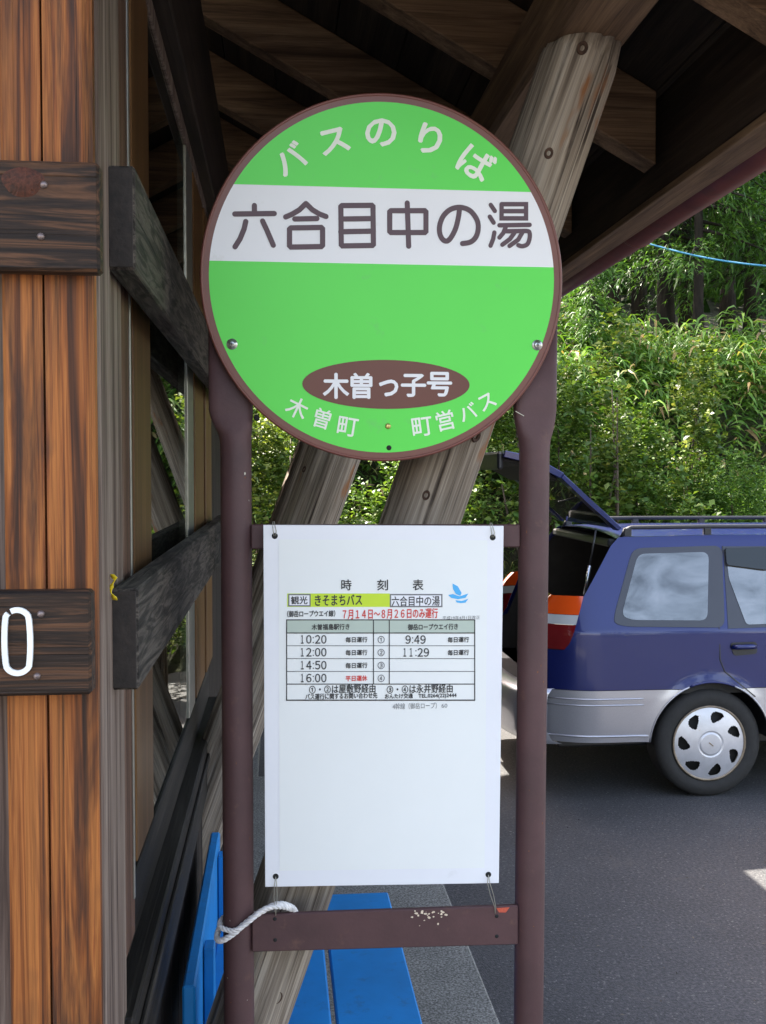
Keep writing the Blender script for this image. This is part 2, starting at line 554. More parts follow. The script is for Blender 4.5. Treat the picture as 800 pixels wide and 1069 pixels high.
def shrub(label, x, y, rx, ry, h, mat, ntwig, leaf, lw, group, fern=False, z0=None, up=.35):
    z = float(hill_h(x, y)) if z0 is None else z0
    z = max(z, 0) - .03
    root = thing('shrub', label, 'shrub', (x, y, z), group)
    ntwig = int(ntwig * 1.45)
    leaf = leaf * .82
    # uneven crown: several sub-lobes
    nl = 9
    lob = []
    for i in range(nl):
        a = random.uniform(0, 2 * math.pi)
        rr = random.uniform(.15, .75)
        lz = random.uniform(.3, .88)
        lob.append((x + math.cos(a) * rr * rx * (1.1 - .5 * lz), y + math.sin(a) * rr * ry * (1.1 - .5 * lz), z + h * lz, random.uniform(.25, .5)))
    lob = np.array(lob)
    pick = rng.integers(0, nl, ntwig)
    dirs = unit(rng.normal(0, 1, (ntwig, 3)))
    rad = rng.uniform(.35, 1.05, (ntwig, 1)) ** .6
    C = lob[pick, :3] + dirs * rad * lob[pick, 3:4] * np.array([rx, ry, h * .55])
    C[:, 2] = np.maximum(C[:, 2], z + .08)
    out = unit(C - np.array([x, y, z + h * .35]))
    per = 14 if fern else 9
    tl = leaf * (5.5 if fern else 3.2)
    tdir = unit(out * .9 + dirs * .5 + np.array([0, 0, up]) + rng.normal(0, .25, (ntwig, 3)))
    k = np.tile(np.linspace(0, 1, per), ntwig)
    side = np.tile(np.where(np.arange(per) % 2, 1.0, -1.0), ntwig)[:, None]
    TD = np.repeat(tdir, per, 0)
    Pp = np.repeat(C, per, 0) + TD * (k * tl)[:, None] + np.array([0, 0, -1]) * ((k ** 2) * tl * .3)[:, None]
    lat = unit(np.cross(TD, np.tile([0, 0, 1.0], (len(TD), 1)) + rng.normal(0, .3, TD.shape)))
    D = unit(TD * (.55 if fern else .6) + lat * side + rng.normal(0, .25, TD.shape))
    Ls = leaf * np.repeat(rng.uniform(.6, 1.35, ntwig), per) * rng.uniform(.6, 1.2, len(D)) * (1.15 - .5 * k if fern else 1)
    V, Q = leaf_arrays(Pp, D, Ls, Ls * lw, .2)
    fast_mesh('foliage', V, Q, mat, root)
    paths, rads = [], []
    for i in range(nl):
        b = Vector((x + random.uniform(-.1, .1), y + random.uniform(-.1, .1), z))
        e = Vector(lob[i, :3])
        mpt = b.lerp(e, .5) + Vector((random.uniform(-.1, .1), random.uniform(-.1, .1), .08))
        paths.append([b, mpt, e])
        rads.append([.022, .014, .006])
    V, Fc = stems_geo(paths, rads)
    mesh_obj('stem', V, Fc, M['stem'], root, True)
    return root

def conifer(label, x, y, h, r, mat, nb, low, group, spray=.26, trunk_r=.16):
    z = float(hill_h(x, y)) - .05
    root = thing('conifer_tree', label, 'tree', (x, y, z), group)
    tp, tr = [], []
    lean = (random.uniform(-.02, .02), random.uniform(-.02, .02))
    for i in range(9):
        t = i / 8
        tp.append((x + lean[0] * h * t + random.uniform(-.02, .02), y + lean[1] * h * t, z + h * t))
        tr.append(trunk_r * (1 - t * .92) + (.05 if i == 0 else 0))
    V, Fc = tube_geo(tp, tr, 12)
    mesh_obj('trunk', V, Fc, M['bark'], root, True)
    Ps, Ds, Ls = [], [], []
    paths, rads = [], []
    for i in range(nb):
        t = low + (1 - low) * (i / nb) ** .9
        a = random.uniform(0, 2 * math.pi)
        ln = r * (1.05 - .85 * t) * random.uniform(.6, 1.15)
        b = np.array([x + lean[0] * h * t, y + lean[1] * h * t, z + h * t])
        d = np.array([math.cos(a), math.sin(a), random.uniform(-.25, .15)])
        pth = [b + d * ln * s + np.array([0, 0, -1]) * ln * .28 * s * s for s in (0, .35, .7, 1)]
        paths.append([Vector(p) for p in pth])
        rads.append([.03, .02, .012, .005])
        n = int(40 * ln / r * 2.2) + 14
        s = rng.uniform(.15, 1, n)
        pos = b + d * (ln * s)[:, None] + np.array([0, 0, -1]) * (ln * .28 * s * s)[:, None]
        perp = np.array([-d[1], d[0], 0])
        sg = np.where(rng.random(n) < .5, 1, -1)[:, None]
        off = rng.uniform(0, .55, (n, 1)) * (1.1 - s)[:, None] * ln * .8
        dd = unit(perp * sg * .8 + d * .7 + rng.normal(0, .25, (n, 3)))
        for q in range(3):
            Ps.append(pos + dd * off + rng.normal(0, .07, (n, 3)))
            Ds.append(unit(dd + rng.normal(0, .45, (n, 3))))
            Ls.append(rng.uniform(.6, 1.3, n) * spray)
    V, Fc = stems_geo(paths, rads, 4)
    mesh_obj('branch', V, Fc, M['bark'], root, True)
    P, D, L = np.concatenate(Ps), np.concatenate(Ds), np.concatenate(Ls)
    V, Q = leaf_arrays(P, D, L, L * .19, .35)
    fast_mesh('crown', V, Q, mat, root)
    return root

def scatter_blades(name, n, xr, yr, lr, wr, mat, label, cat, hr, tilt, droop, dens=None, toward=.5):
    x = rng.uniform(*xr, n)
    y = yr[0] + (yr[1] - yr[0]) * rng.random(n) ** 1.15
    if dens is not None:
        keep = dens(x, y)
        x, y = x[keep], y[keep]
        n = len(x)
    z = hill_h(x, y)
    # clump heights so the surface is uneven
    cl = .5 + .5 * np.sin(x * 2.9 + 1.3 * np.sin(y * 2.1)) * np.sin(y * 3.3 + 1.7 * np.sin(x * 1.3))
    hgt = rng.uniform(hr[0], hr[1], n) * (.55 + .75 * cl)
    P = np.stack([x, y, np.maximum(z, 0) + hgt], 1)
    az = rng.uniform(0, 2 * math.pi, n)
    D = np.stack([np.cos(az), np.sin(az) - toward, rng.uniform(*tilt, n)], 1)
    L = rng.uniform(*lr, n)
    V, Q = leaf_arrays(P, unit(D), L, L * rng.uniform(*wr, n), droop, True)
    o = fast_mesh(name, V, Q, mat)
    o['kind'] = 'stuff'
    return tag(o, label, cat)

# ------------------------------------------------------------------ SHELTER
shelter = thing('bus_shelter', 'weathered timber shelter with dark eaves, log braces and glazed side wall', 'shelter', (-.9, 1.3, PLAT))
FY = 1.25                       # front face of the corner post
WX = -.209                      # outer side of the posts
px0 = -.311
# corner post with a drying crack down the front
crack = onY(48, 500, FY).x
prism('corner_post', [(px0, FY + .004), (px0 + .004, FY), (crack - .0016, FY), (crack - .0004, FY + .014), (crack + .0010, FY), (WX - .010, FY), (WX, FY + .008), (WX, FY + .108), (px0, FY + .108)], 'z', PLAT, EYE + 1.25, M['post'], shelter)
prism('post_facing', [(WX, FY + .022), (WX + .003, FY + .030), (WX + .003, FY + .106), (WX, FY + .108)], 'z', PLAT, EYE + .9, M['post_side'], shelter)
# far corner post and the post between
YE = 7.6
box('corner_post', -.316, WX, YE - .11, YE, PLAT, EYE + 1.25, M['post_side'], shelter)
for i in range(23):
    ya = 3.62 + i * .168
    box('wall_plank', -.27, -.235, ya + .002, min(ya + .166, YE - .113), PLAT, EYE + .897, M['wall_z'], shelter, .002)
# jamb boards behind the post
def Yat(px, X):
    d = ray(px, 495)
    return X * d.y / d.x
box('jamb', -.30, -.213, FY + .111, Yat(128, -.213), PLAT + .6, EYE + .897, M['post_side'], shelter)
box('jamb', -.30, -.222, Yat(128, -.213) + .003, Yat(137.5, -.222), EYE - .71, EYE + .897, M['jamb_z'], shelter)
box('metal_strip', -.222, -.2195, Yat(135.5, -.222), Yat(136.5, -.222), EYE - .65, EYE + .86, M['alu'], shelter, .0005)
# front wall: narrow jamb, vertical planks, boards with nails
box('jamb', -.352, px0 - .002, FY + .03, FY + .075, PLAT, EYE + 1.25, M['post_side'], shelter)
for i in range(9):
    xa = -.356 - (i + 1) * .115
    box('wall_plank', xa + .002, xa + .113, FY + .045, FY + .066, PLAT, EYE + 1.25, M['wall_z'], shelter, .002)

def front_board(y_top, y_bot, x_end, nails, name='front_board'):
    zt, zb = onY(50, y_top, FY - .028).z, onY(50, y_bot, FY - .028).z
    xe = onY(x_end, y_top, FY - .028).x
    b = box(name, -1.4, xe, FY - .030, FY - .001, zb, zt, M['dark_x'], shelter, .0035)
    for (nx, ny) in nails:
        p = onY(nx, ny, FY - .030)
        lathe_y('nail', [(0, -.0035), (.0025, -.003), (.0042, -.001), (.0042, .004)], p.x, p.y, p.z, M['nail'], b, 12)
    return b
fb = front_board(168, 283, 103.5, [(46, 193), (43, 247)])
# big knot on the upper front board
kp = onY(24, 190, FY - .0305)
V, Fc = [], []
for k in range(28):
    a = 2 * math.pi * k / 28
    V.append((kp.x + .024 * math.cos(a) * (1 + .12 * math.sin(3 * a)), kp.y + .001, kp.z + .0175 * math.sin(a)))
for k in range(28):
    a = 2 * math.pi * k / 28
    V.append((kp.x + .012 * math.cos(a), kp.y - .003, kp.z + .0095 * math.sin(a)))
Fc = [(k, (k + 1) % 28, 28 + (k + 1) % 28, 28 + k) for k in range(28)] + [tuple(range(28, 56))]
M['knot'] = wood('board_knot', [(.3, (.02, .01, .007)), (.5, (.10, .03, .015)), (.7, (.03, .018, .012))], 'y', 45, 1, .6, .3)
mesh_obj('knot', V, Fc, M['knot'], fb, True)
fb2 = front_board(617, 726, 95, [(43, 641), (39, 706)])
# white numeral 0 on the lower board, with the small gap in its outline
zero = []
c0 = onY(18, 670, FY - .034)
hw, hh = (onY(31.5, 670, FY - .034).x - c0.x), (c0.z - onY(18, 703, FY - .034).z)
for k in range(41):
    a = math.radians(118) - 2 * math.pi * .955 * k / 40
    ca, sa = math.cos(a), math.sin(a)
    zero.append((c0.x + hw * max(-1, min(1, ca * 1.0)), c0.y, c0.z + (hh - hw) * (1 if sa > 0 else -1) * min(1, abs(sa) * 2.2) + hw * sa))
def ribbon(name, pts, w, y0, y1, mat, parent):
    """flat strip in the XZ plane with thickness"""
    bm = bmesh.new()
    P = [Vector((p[0], p[2])) for p in pts]
    L, R_ = [], []
    for i, p in enumerate(P):
        t = (P[min(i + 1, len(P) - 1)] - P[max(i - 1, 0)]).normalized()
        n = Vector((-t.y, t.x))
        L.append(p + n * w / 2)
        R_.append(p - n * w / 2)
    vs = [[bm.verts.new((q.x, yy, q.y)) for q in S] for S in (L, R_) for yy in (y0, y1)]
    a, b, c, d = vs
    for i in range(len(P) - 1):
        bm.faces.new((a[i], a[i + 1], c[i + 1], c[i]))
        bm.faces.new((a[i], b[i], b[i + 1], a[i + 1]))
        bm.faces.new((c[i], c[i + 1], d[i + 1], d[i]))
        bm.faces.new((b[i], d[i], d[i + 1], b[i + 1]))
    bm.faces.new((a[0], c[0], d[0], b[0]))
    bm.faces.new((a[-1], b[-1], d[-1], c[-1]))
    return bm_finish(name, bm, mat, parent)
ribbon('numeral', zero, .0062, FY - .034, FY - .0302, M['white_paint'], fb2)

# side rails
for zt, zb in ((.381, .253), (-.1435, -.271)):
    rl = box('side_rail', WX + .0005, WX + .0345, 1.352, 3.75, EYE + zb, EYE + zt, M['dark_y'], shelter, .003)
    box('end_grain', WX + .003, WX + .032, 1.3495, 1.3515, EYE + zb + .003, EYE + zt - .003, M['rail_end'], rl, .0005)

# glazed side wall: two windows, each frame + pane
def glass_mat():
    t = NT('window_glass')
    fr = t.n('Fresnel')
    fr.inputs[0].default_value = 1.5
    tr = t.n('BsdfTransparent')
    tr.inputs[0].default_value = (.72, .76, .74, 1)
    gl = t.n('BsdfGlossy')
    gl.inputs['Roughness'].default_value = .012
    gl.inputs['Color'].default_value = (.95, .97, .95, 1)
    mx = t.n('MixShader')
    t.l(fr.outputs[0], mx.inputs[0])
    t.l(tr.outputs[0], mx.inputs[1])
    t.l(gl.outputs[0], mx.inputs[2])
    t.l(mx.outputs[0], t.out.inputs[0])
    return t.m
M['glass'] = glass_mat()
def pane(name, x, y0, y1, z0, z1, parent):
    return box(name, x - .004, x, y0, y1, z0, z1, M['glass'], parent, 0)
GX = -.2385
ya_, yb_, yc_, yd_, ye_, yf_, yg_ = Yat(140.5, -.235), Yat(158, -.235), Yat(197.5, -.232), Yat(203.5, -.232), Yat(204, -.235), Yat(213, -.235), Yat(221, -.232)
yj_ = Yat(137.5, -.222) + .003
w1 = box('window', -.275, -.235, ya_, yb_, EYE - .648, EYE + .858, M['frame_z'], shelter, .002)
pane('pane', GX, yj_, ya_ - .001, EYE - .648, EYE + .858, w1)
w2 = box('window', -.275, -.235, ye_, yf_, EYE - .648, EYE + .858, M['frame_z'], shelter, .002)
box('window_bar', -.262, -.2345, yc_, yd_ - .002, EYE - .648, EYE + .858, M['alu'], w2, .001)
pane('pane', GX, yb_ + .001, yc_ - .001, EYE - .648, EYE + .858, w2)
w3 = box('window', -.275, -.232, yf_ + .05, yg_, EYE - .648, EYE + .858, M['frame_z'], shelter, .002)
box('window_head', -.28, -.233, yj_, 3.615, EYE + .86, EYE + .897, M['post_side'], shelter, .002)
box('window_rail', -.285, -.233, yj_, 3.615, EYE - .75, EYE - .65, M['sill_y'], shelter, .002)
box('sill_board', -.285, -.20, 1.47, 3.615, EYE - .90, EYE - .752, M['sill_y'], shelter, .004)
box('sill_lip', -.20, -.192, 1.47, 3.615, EYE - .80, EYE - .785, M['sill_y'], shelter, .002)
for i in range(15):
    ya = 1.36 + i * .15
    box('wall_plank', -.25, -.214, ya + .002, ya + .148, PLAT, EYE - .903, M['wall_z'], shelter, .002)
# far and back walls, floor inside
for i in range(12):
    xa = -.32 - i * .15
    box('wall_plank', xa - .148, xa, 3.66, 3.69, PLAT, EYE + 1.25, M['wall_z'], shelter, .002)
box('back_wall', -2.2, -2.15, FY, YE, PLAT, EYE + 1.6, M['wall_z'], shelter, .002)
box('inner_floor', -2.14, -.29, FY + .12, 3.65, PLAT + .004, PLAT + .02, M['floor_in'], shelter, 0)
# top plate
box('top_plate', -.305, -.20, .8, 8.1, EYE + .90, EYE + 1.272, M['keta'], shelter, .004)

# roof
RC, RS = 1.17, .55
def rz(x):
    return EYE + RC - RS * x
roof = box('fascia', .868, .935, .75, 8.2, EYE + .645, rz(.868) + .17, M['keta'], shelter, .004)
box('drip_board', .866, .937, .75, 8.2, EYE + .628, EYE + .6445, M['beam_y'], shelter, .002)
roof.name = 'roof_fascia'
TH = .165
XR = -1.55
for Y in (.98, 1.67, 2.36, 3.05, 3.76, 4.45, 5.14, 5.83, 6.52, 7.21, 7.9):
    prism('rafter', [(XR, rz(XR)), (.855, rz(.855)), (.855, rz(.855) + TH), (XR, rz(XR) + TH)], 'y', Y, Y + .075, M['rafter'], shelter, .003)
    prism('rafter', [(XR - .01, rz(XR)), (XR - .01, rz(XR) + TH), (XR - 1.9, rz(XR) - 1.9 * RS + TH), (XR - 1.9, rz(XR) - 1.9 * RS)], 'y', Y, Y + .075, M['rafter'], shelter, .003)
bw = .172
x = XR
while x < .97:
    x2 = min(x + bw - .004, .975)
    prism('deck_board', [(x, rz(x) + TH + .002), (x2, rz(x2) + TH + .002), (x2, rz(x2) + TH + .022), (x, rz(x) + TH + .022)], 'y', .75, 8.22, M['deck'], shelter)
    x += bw
prism('roof_sheet', [(XR, rz(XR) + TH + .026), (1.0, rz(1.0) + TH + .026), (1.0, rz(1.0) + TH + .032), (XR, rz(XR) + TH + .032)], 'y', .7, 8.28, M['roof_sheet'], shelter)
prism('roof_sheet', [(XR - .002, rz(XR) + TH + .026), (XR - .002, rz(XR) + TH + .032), (XR - 2.2, rz(XR) - 2.2 * RS + TH + .032), (XR - 2.2, rz(XR) - 2.2 * RS + TH + .026)], 'y', .7, 8.28, M['roof_sheet'], shelter)
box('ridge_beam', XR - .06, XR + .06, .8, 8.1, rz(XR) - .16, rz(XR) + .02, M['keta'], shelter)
# purlin carried by the logs
PZ = EYE + .78
prism('purlin', [(.4875, PZ + .012), (.4995, PZ), (.625, PZ), (.637, PZ + .012), (.637, rz(.637) - .002), (.4875, rz(.4875) - .002)], 'y', .8, 8.1, M['beam_y'], shelter, 0)
# gutter
V, Fc = [], []
gcx, gcz, gr = 1.0, EYE + .69, .057
sec = []
for k in range(15):
    a = math.pi + math.pi * k / 14
    sec.append((gcx + gr * math.cos(a), gcz + gr * math.sin(a)))
for k in range(14, -1, -1):
    a = math.pi + math.pi * k / 14
    sec.append((gcx + (gr - .004) * math.cos(a), gcz + (gr - .004) * math.sin(a)))
gut = prism('gutter', sec, 'y', .7, 8.26, M['gutter'], shelter, 0, True)
for Y in (1.55, 2.9, 4.3, 5.8, 7.3):
    pts = [(gcx + (gr + .001) * math.cos(math.pi + math.pi * k / 12), Y, gcz + (gr + .001) * math.sin(math.pi + math.pi * k / 12)) for k in range(13)]
    tube('bracket', [(.937, Y, gcz + .03)] + pts, .003, M['gutter'], gut, 6)

# log braces
def log_brace(p_top, p_bot, r, seed, knots):
    rr = random.Random(seed)
    p_top, p_bot = Vector(p_top), Vector(p_bot)
    ax = (p_top - p_bot)
    ln = ax.length
    q = ax.normalized().to_track_quat('Z', 'Y').to_matrix().to_4x4()
    mw = Matrix.Translation(p_bot) @ q
    NS, NL = 40, 44
    grooves = [(rr.uniform(0, 2 * math.pi), rr.uniform(.02, .05), rr.uniform(.08, .2)) for _ in range(8)]
    flats = [(rr.uniform(0, 2 * math.pi), rr.uniform(.88, .95)) for _ in range(4)]
    ph = [rr.uniform(0, 6) for _ in range(6)]
    V, Fc = [], []
    for j in range(NL + 1):
        t = j / NL
        for i in range(NS):
            a = 2 * math.pi * i / NS
            rad = r * (1.04 - .06 * t) * (1 + .025 * math.sin(2 * a + ph[0] + t * 2) + .015 * math.sin(3 * a + ph[1]) + .012 * math.sin(t * 9 + ph[2] + a))
            for fa, fd in flats:
                c = math.cos(a - fa)
                if c > .3:
                    rad = min(rad, r * fd / c)
            for ga, gd, gt in grooves:
                dd = (a - ga - gt * math.sin(t * 4 + ga) + math.pi) % (2 * math.pi) - math.pi
                if abs(dd) < .09:
                    rad -= r * gd * 1.9 * (1.6 + math.sin(t * 11 + ga)) * (1 - abs(dd) / .09)
            if j == NL:
                rad *= .90
            V.append((rad * math.cos(a), rad * math.sin(a), t * ln - (.0 if j < NL else 0)))
    for j in range(NL):
        for i in range(NS):
            a, b = j * NS + i, j * NS + (i + 1) % NS
            Fc.append((a, b, b + NS, a + NS))
    V.append((0, 0, ln + r * .18))
    V.append((0, 0, 0))
    for i in range(NS):
        Fc.append((NL * NS + i, NL * NS + (i + 1) % NS, len(V) - 2))
        Fc.append(((i + 1) % NS, i, len(V) - 1))
    me = bpy.data.meshes.new('log_brace')
    me.from_pydata(V, [], Fc)
    me.materials.append(M['log'])
    me.polygons.foreach_set('use_smooth', [True] * len(me.polygons))
    ob = bpy.data.objects.new('log_brace', me)
    COL.objects.link(ob)
    ob.parent = shelter
    ob.matrix_parent_inverse = MATS[shelter.name].inverted()
    ob.matrix_basis = mw
    inv = mw.inverted()
    for (kx, ky, kr) in knots:
        # put the knot where that sight line meets the front of the log
        o_, d_ = inv @ _O, (inv.to_3x3() @ ray(kx, ky))
        A, B, Cc = d_.x ** 2 + d_.y ** 2, o_.x * d_.x + o_.y * d_.y, o_.x ** 2 + o_.y ** 2 - (r * .99) ** 2
        disc = B * B - A * Cc
        if disc < 0:
            continue
        s = (-B - math.sqrt(disc)) / A
        h = o_ + d_ * s
        nrm = Vector((h.x, h.y, 0)).normalized()
        tz, ts = Vector((0, 0, 1)), nrm.cross(Vector((0, 0, 1)))
        KV, KF = [], []
        for rad, lift in ((1.0, -.004), (.8, .003), (.45, .002), (.25, -.003)):
            for k in range(16):
                a = 2 * math.pi * k / 16
                KV.append(h + (tz * math.sin(a) * 1.35 + ts * math.cos(a)) * kr * rad + nrm * lift)
        for i in range(3):
            for k in range(16):
                KF.append((i * 16 + k, i * 16 + (k + 1) % 16, (i + 1) * 16 + (k + 1) % 16, (i + 1) * 16 + k))
        KF.append(tuple(range(48, 64)))
        km = bpy.data.meshes.new('knot')
        km.from_pydata([tuple(v) for v in KV], [], KF)
        km.materials.append(M['log_knot'])
        ko = bpy.data.objects.new('knot', km)
        COL.objects.link(ko)
        ko.parent = ob
    return ob
L1a, L1b = onY(606, 62, 1.93), onY(455, 500, 1.93)
d1 = (L1a - L1b).normalized()
log_brace(L1b + d1 * ((PZ + .02 - L1b.z) / d1.z), L1b + d1 * ((PLAT + .10 - L1b.z) / d1.z), .0735, 3, [(608, 50, .011), (573, 160, .009), (445, 517, .008), (497, 455, .010), (290, 1041, .010)])
L2a, L2b = onY(350, 470, 3.06), onY(323, 545, 3.06)
d2 = (L2a - L2b).normalized()
log_brace(L2b + d2 * ((PZ + .12 - L2b.z) / d2.z), L2b + d2 * ((PLAT + .02 - L2b.z) / d2.z), .077, 11, [(318, 490, .008)])

for Yk, sd in ((5.25, 21), (7.2, 33)):
    off = Vector((0, Yk - 3.06, 0))
    log_brace(L2b + off + d2 * ((PZ + .12 - L2b.z) / d2.z), L2b + off + d2 * ((.02 - L2b.z) / d2.z), .077, sd, [])

# ------------------------------------------------------------------ BENCH
bench = thing('bench', 'bright blue painted wooden bench along the shelter wall behind the sign', 'bench', (.06, 2.4, PLAT))
BZ = EYE - 1.12
for xa, xb in ((.117, .291), (-.069, .106), (-.150, -.081)):
    box('seat_plank', xa, xb, 2.05, 2.80, BZ - .03, BZ, M['blue_bench'], bench, .004)
box('backrest', -.178, -.154, 1.95, 2.80, BZ - .02, BZ + .178, M['blue_bench'], bench, .004)
for Y in (2.14, 2.66):
    box('cross_bearer', -.150, .27, Y, Y + .05, BZ - .075, BZ - .032, M['blue_bench'], bench, .003)
    for X in (-.13, .20):
        box('leg', X, X + .055, Y + .002, Y + .048, PLAT, BZ - .077, M['blue_bench'], bench, .003)
    box('backrest_upright', -.152, -.151 + .02, Y + .003, Y + .047, BZ - .03 + .032, BZ + .16, M['blue_bench'], bench, .002)

# ------------------------------------------------------------------ BUS STOP SIGN
TILT = math.radians(1.3)
SY = 1.74
base_y = SY + (EYE + .31 - PLAT) * math.tan(TILT)
sign = thing('bus_stop_sign', 'round green and white bus stop sign on two brown steel posts', 'sign', (.18, base_y, PLAT), None, True, (TILT, 0, 0))
SM = MATS[sign.name]
SMI = SM.inverted()
_sn = SM.to_3x3() @ Vector((0, 1, 0))
_so = SM.translation
def S(px, py):
    """photo pixel -> (x, z) in the tilted plane of the sign"""
    d = ray(px, py)
    t = (_so - _O).dot(_sn) / d.dot(_sn)
    p = SMI @ (_O + d * t)
    return p.x, p.z

def flat(name, poly, y, mat, parent, th=0.0):
    """a flat shape in the sign plane; poly in local (x, z)"""
    if th:
        return prism(name, poly, 'y', y - th, y, mat, parent)
    return mesh_obj(name, [(p[0], y, p[1]) for p in poly], [tuple(range(len(poly)))[::-1]], mat, parent)

def cap_stroke(bm, pts, w, y):
    """flat stroke with round caps and joints"""
    def disc(c):
        vs = [bm.verts.new((c[0] + w / 2 * math.cos(2 * math.pi * k / 14), y, c[1] + w / 2 * math.sin(2 * math.pi * k / 14))) for k in range(14)]
        bm.faces.new(vs)
    P = [Vector(p) for p in pts]
    L, R_ = [], []
    for i, p in enumerate(P):
        t1 = (P[i] - P[i - 1]).normalized() if i > 0 else None
        t2 = (P[i + 1] - P[i]).normalized() if i < len(P) - 1 else None
        t = ((t1 or t2) + (t2 or t1)).normalized()
        n = Vector((-t.y, t.x))
        k = 1.0 if (t1 is None or t2 is None) else 1 / max(.55, n.dot(Vector((-t1.y, t1.x))))
        L.append(bm.verts.new((p.x + n.x * w / 2 * k, y, p.y + n.y * w / 2 * k)))
        R_.append(bm.verts.new((p.x - n.x * w / 2 * k, y, p.y - n.y * w / 2 * k)))
    for i in range(len(P) - 1):
        bm.faces.new((L[i], L[i + 1], R_[i + 1], R_[i]))
    return [P[0], P[-1]], disc

DC = S(401, 291.5)
DR = (S(588.5, 291)[0] - S(213, 291)[0]) / 2
def circle(r, n=96, a0=0, a1=2 * math.pi, c=DC):
    return [(c[0] + r * math.cos(a0 + (a1 - a0) * k / n), c[1] + r * math.sin(a0 + (a1 - a0) * k / n)) for k in range(n)]
RI = DR * .957
disc = flat('disc', circle(DR, 128), 0, M['rim'], sign, .003)
# rounded rolled edge
bm = bmesh.new()
V, Fc = [], []
nA, nB = 128, 8
for i in range(nA):
    a = 2 * math.pi * i / nA
    for j in range(nB):
        b = 2 * math.pi * j / nB
        rr_ = DR - .001 + .003 * math.cos(b)
        V.append((DC[0] + rr_ * math.cos(a), -.0015 + .003 * math.sin(b), DC[1] + rr_ * math.sin(a)))
for i in range(nA):
    for j in range(nB):
        Fc.append((i * nB + j, ((i + 1) % nA) * nB + j, ((i + 1) % nA) * nB + (j + 1) % nB, i * nB + (j + 1) % nB))
mesh_obj('rolled_edge', V, Fc, M['rim'], disc, True)
zt, zb = S(401, 197)[1] - DC[1], S(401, 276)[1] - DC[1]
at, ab = math.asin(zt / RI), math.asin(zb / RI)
def seg_poly(a0, a1, n=60):
    return [(DC[0] + RI * math.cos(a0 + (a1 - a0) * k / n), DC[1] + RI * math.sin(a0 + (a1 - a0) * k / n)) for k in range(n + 1)]
flat('green_field', seg_poly(at, math.pi - at), -.0034, M['green'], disc)
flat('green_field', seg_poly(math.pi - ab, 2 * math.pi + ab, 90), -.0034, M['green'], disc)
flat('white_band', seg_poly(ab, at, 12) + seg_poly(math.pi - at, math.pi - ab, 12), -.0034, M['white'], disc)

# station name drawn with rounded strokes
def za(pts):
    return [(210 + u / 4.2105, 190 + v / 4.2105) for u, v in pts]
def zb_(pts):
    return [(390 + u / 4.0, 190 + v / 4.0) for u, v in pts]
glyphs = []
glyphs.append([za([(235, 106), (235, 135)]), za([(149, 143), (322, 141)]), za([(197, 176), (190, 208), (172, 252), (150, 287)]), za([(271, 174), (290, 215), (318, 280)])])
glyphs.append([za([(461, 97), (432, 125), (400, 144), (372, 156)]), za([(461, 97), (490, 125), (520, 143), (549, 154)]), za([(412, 165), (509, 163)]), za([(395, 204), (528, 202), (534, 208), (534, 280), (528, 286), (395, 288), (389, 282), (389, 210), (395, 204)])])
glyphs.append([za([(619, 106), (750, 105), (755, 110), (757, 276), (752, 281), (621, 283), (616, 278), (614, 111), (619, 106)]), za([(614, 165), (755, 163)]), za([(614, 221), (757, 218)])])
glyphs.append([zb_([(72, 122), (213, 122), (218, 127), (218, 208), (213, 213), (72, 213), (67, 208), (67, 127), (72, 122)]), zb_([(140, 90), (146, 270)])])
no = [(p.x, p.y) for p in catmull([(358, 112), (353, 150), (340, 200), (315, 243), (293, 246), (277, 222), (275, 185), (290, 145), (320, 117), (360, 108), (400, 121), (428, 155), (436, 190), (428, 228), (405, 252), (370, 259)], 5)]
glyphs.append([zb_(no)])
hook = [(p.x, p.y) for p in catmull([(545, 208), (600, 207), (640, 207), (650, 216), (649, 240), (640, 262), (620, 270), (603, 266)], 5)]
glyphs.append([zb_([(488, 98), (505, 123)]), zb_([(484, 147), (500, 172)]), zb_([(503, 213), (498, 240), (487, 268)]),
               zb_([(533, 95), (635, 95), (635, 154), (533, 154), (533, 95)]), zb_([(533, 124), (635, 124)]), zb_([(524, 183), (650, 181)]), zb_([(552, 186), (540, 215), (524, 234)]), zb_(hook), zb_([(588, 212), (568, 240), (536, 264)]), zb_([(620, 212), (602, 243), (566, 269)])])
SW = S(405.4, 240)[0] - S(400, 240)[0]
for gi, g in enumerate(glyphs):
    bm = bmesh.new()
    for st_i, st in enumerate(g):
        w = SW * (.86 if gi == 5 else 1)
        y = -.0040 - st_i * .00004
        ends, dsc = cap_stroke(bm, [S(*p) for p in st], w, y)
        for q, e in enumerate(ends):
            c = (e.x, e.y)
            vs = [bm.verts.new((c[0] + w / 2 * math.cos(2 * math.pi * k / 14), y - .00002 * (q + 1) + .00001, c[1] + w / 2 * math.sin(2 * math.pi * k / 14))) for k in range(14)]
            bm.faces.new(vs)
    bm_finish('character', bm, M['inklet'], disc)

# text through the built-in font
def text_geo(body, offset=0.0):
    cu = bpy.data.curves.new('txt', 'FONT')
    cu.body = body
    cu.size = 1.0
    cu.offset = offset
    cu.resolution_u = 3
    ob = bpy.data.objects.new('txt', cu)
    COL.objects.link(ob)
    dg = bpy.context.evaluated_depsgraph_get()
    me = bpy.data.meshes.new_from_object(ob.evaluated_get(dg))
    V = np.zeros(len(me.vertices) * 3)
    me.vertices.foreach_get('co', V)
    V = V.reshape(-1, 3)
    Fc = [tuple(p.vertices) for p in me.polygons]
    bpy.data.objects.remove(ob)
    bpy.data.curves.remove(cu)
    bpy.data.meshes.remove(me)
    return V, Fc

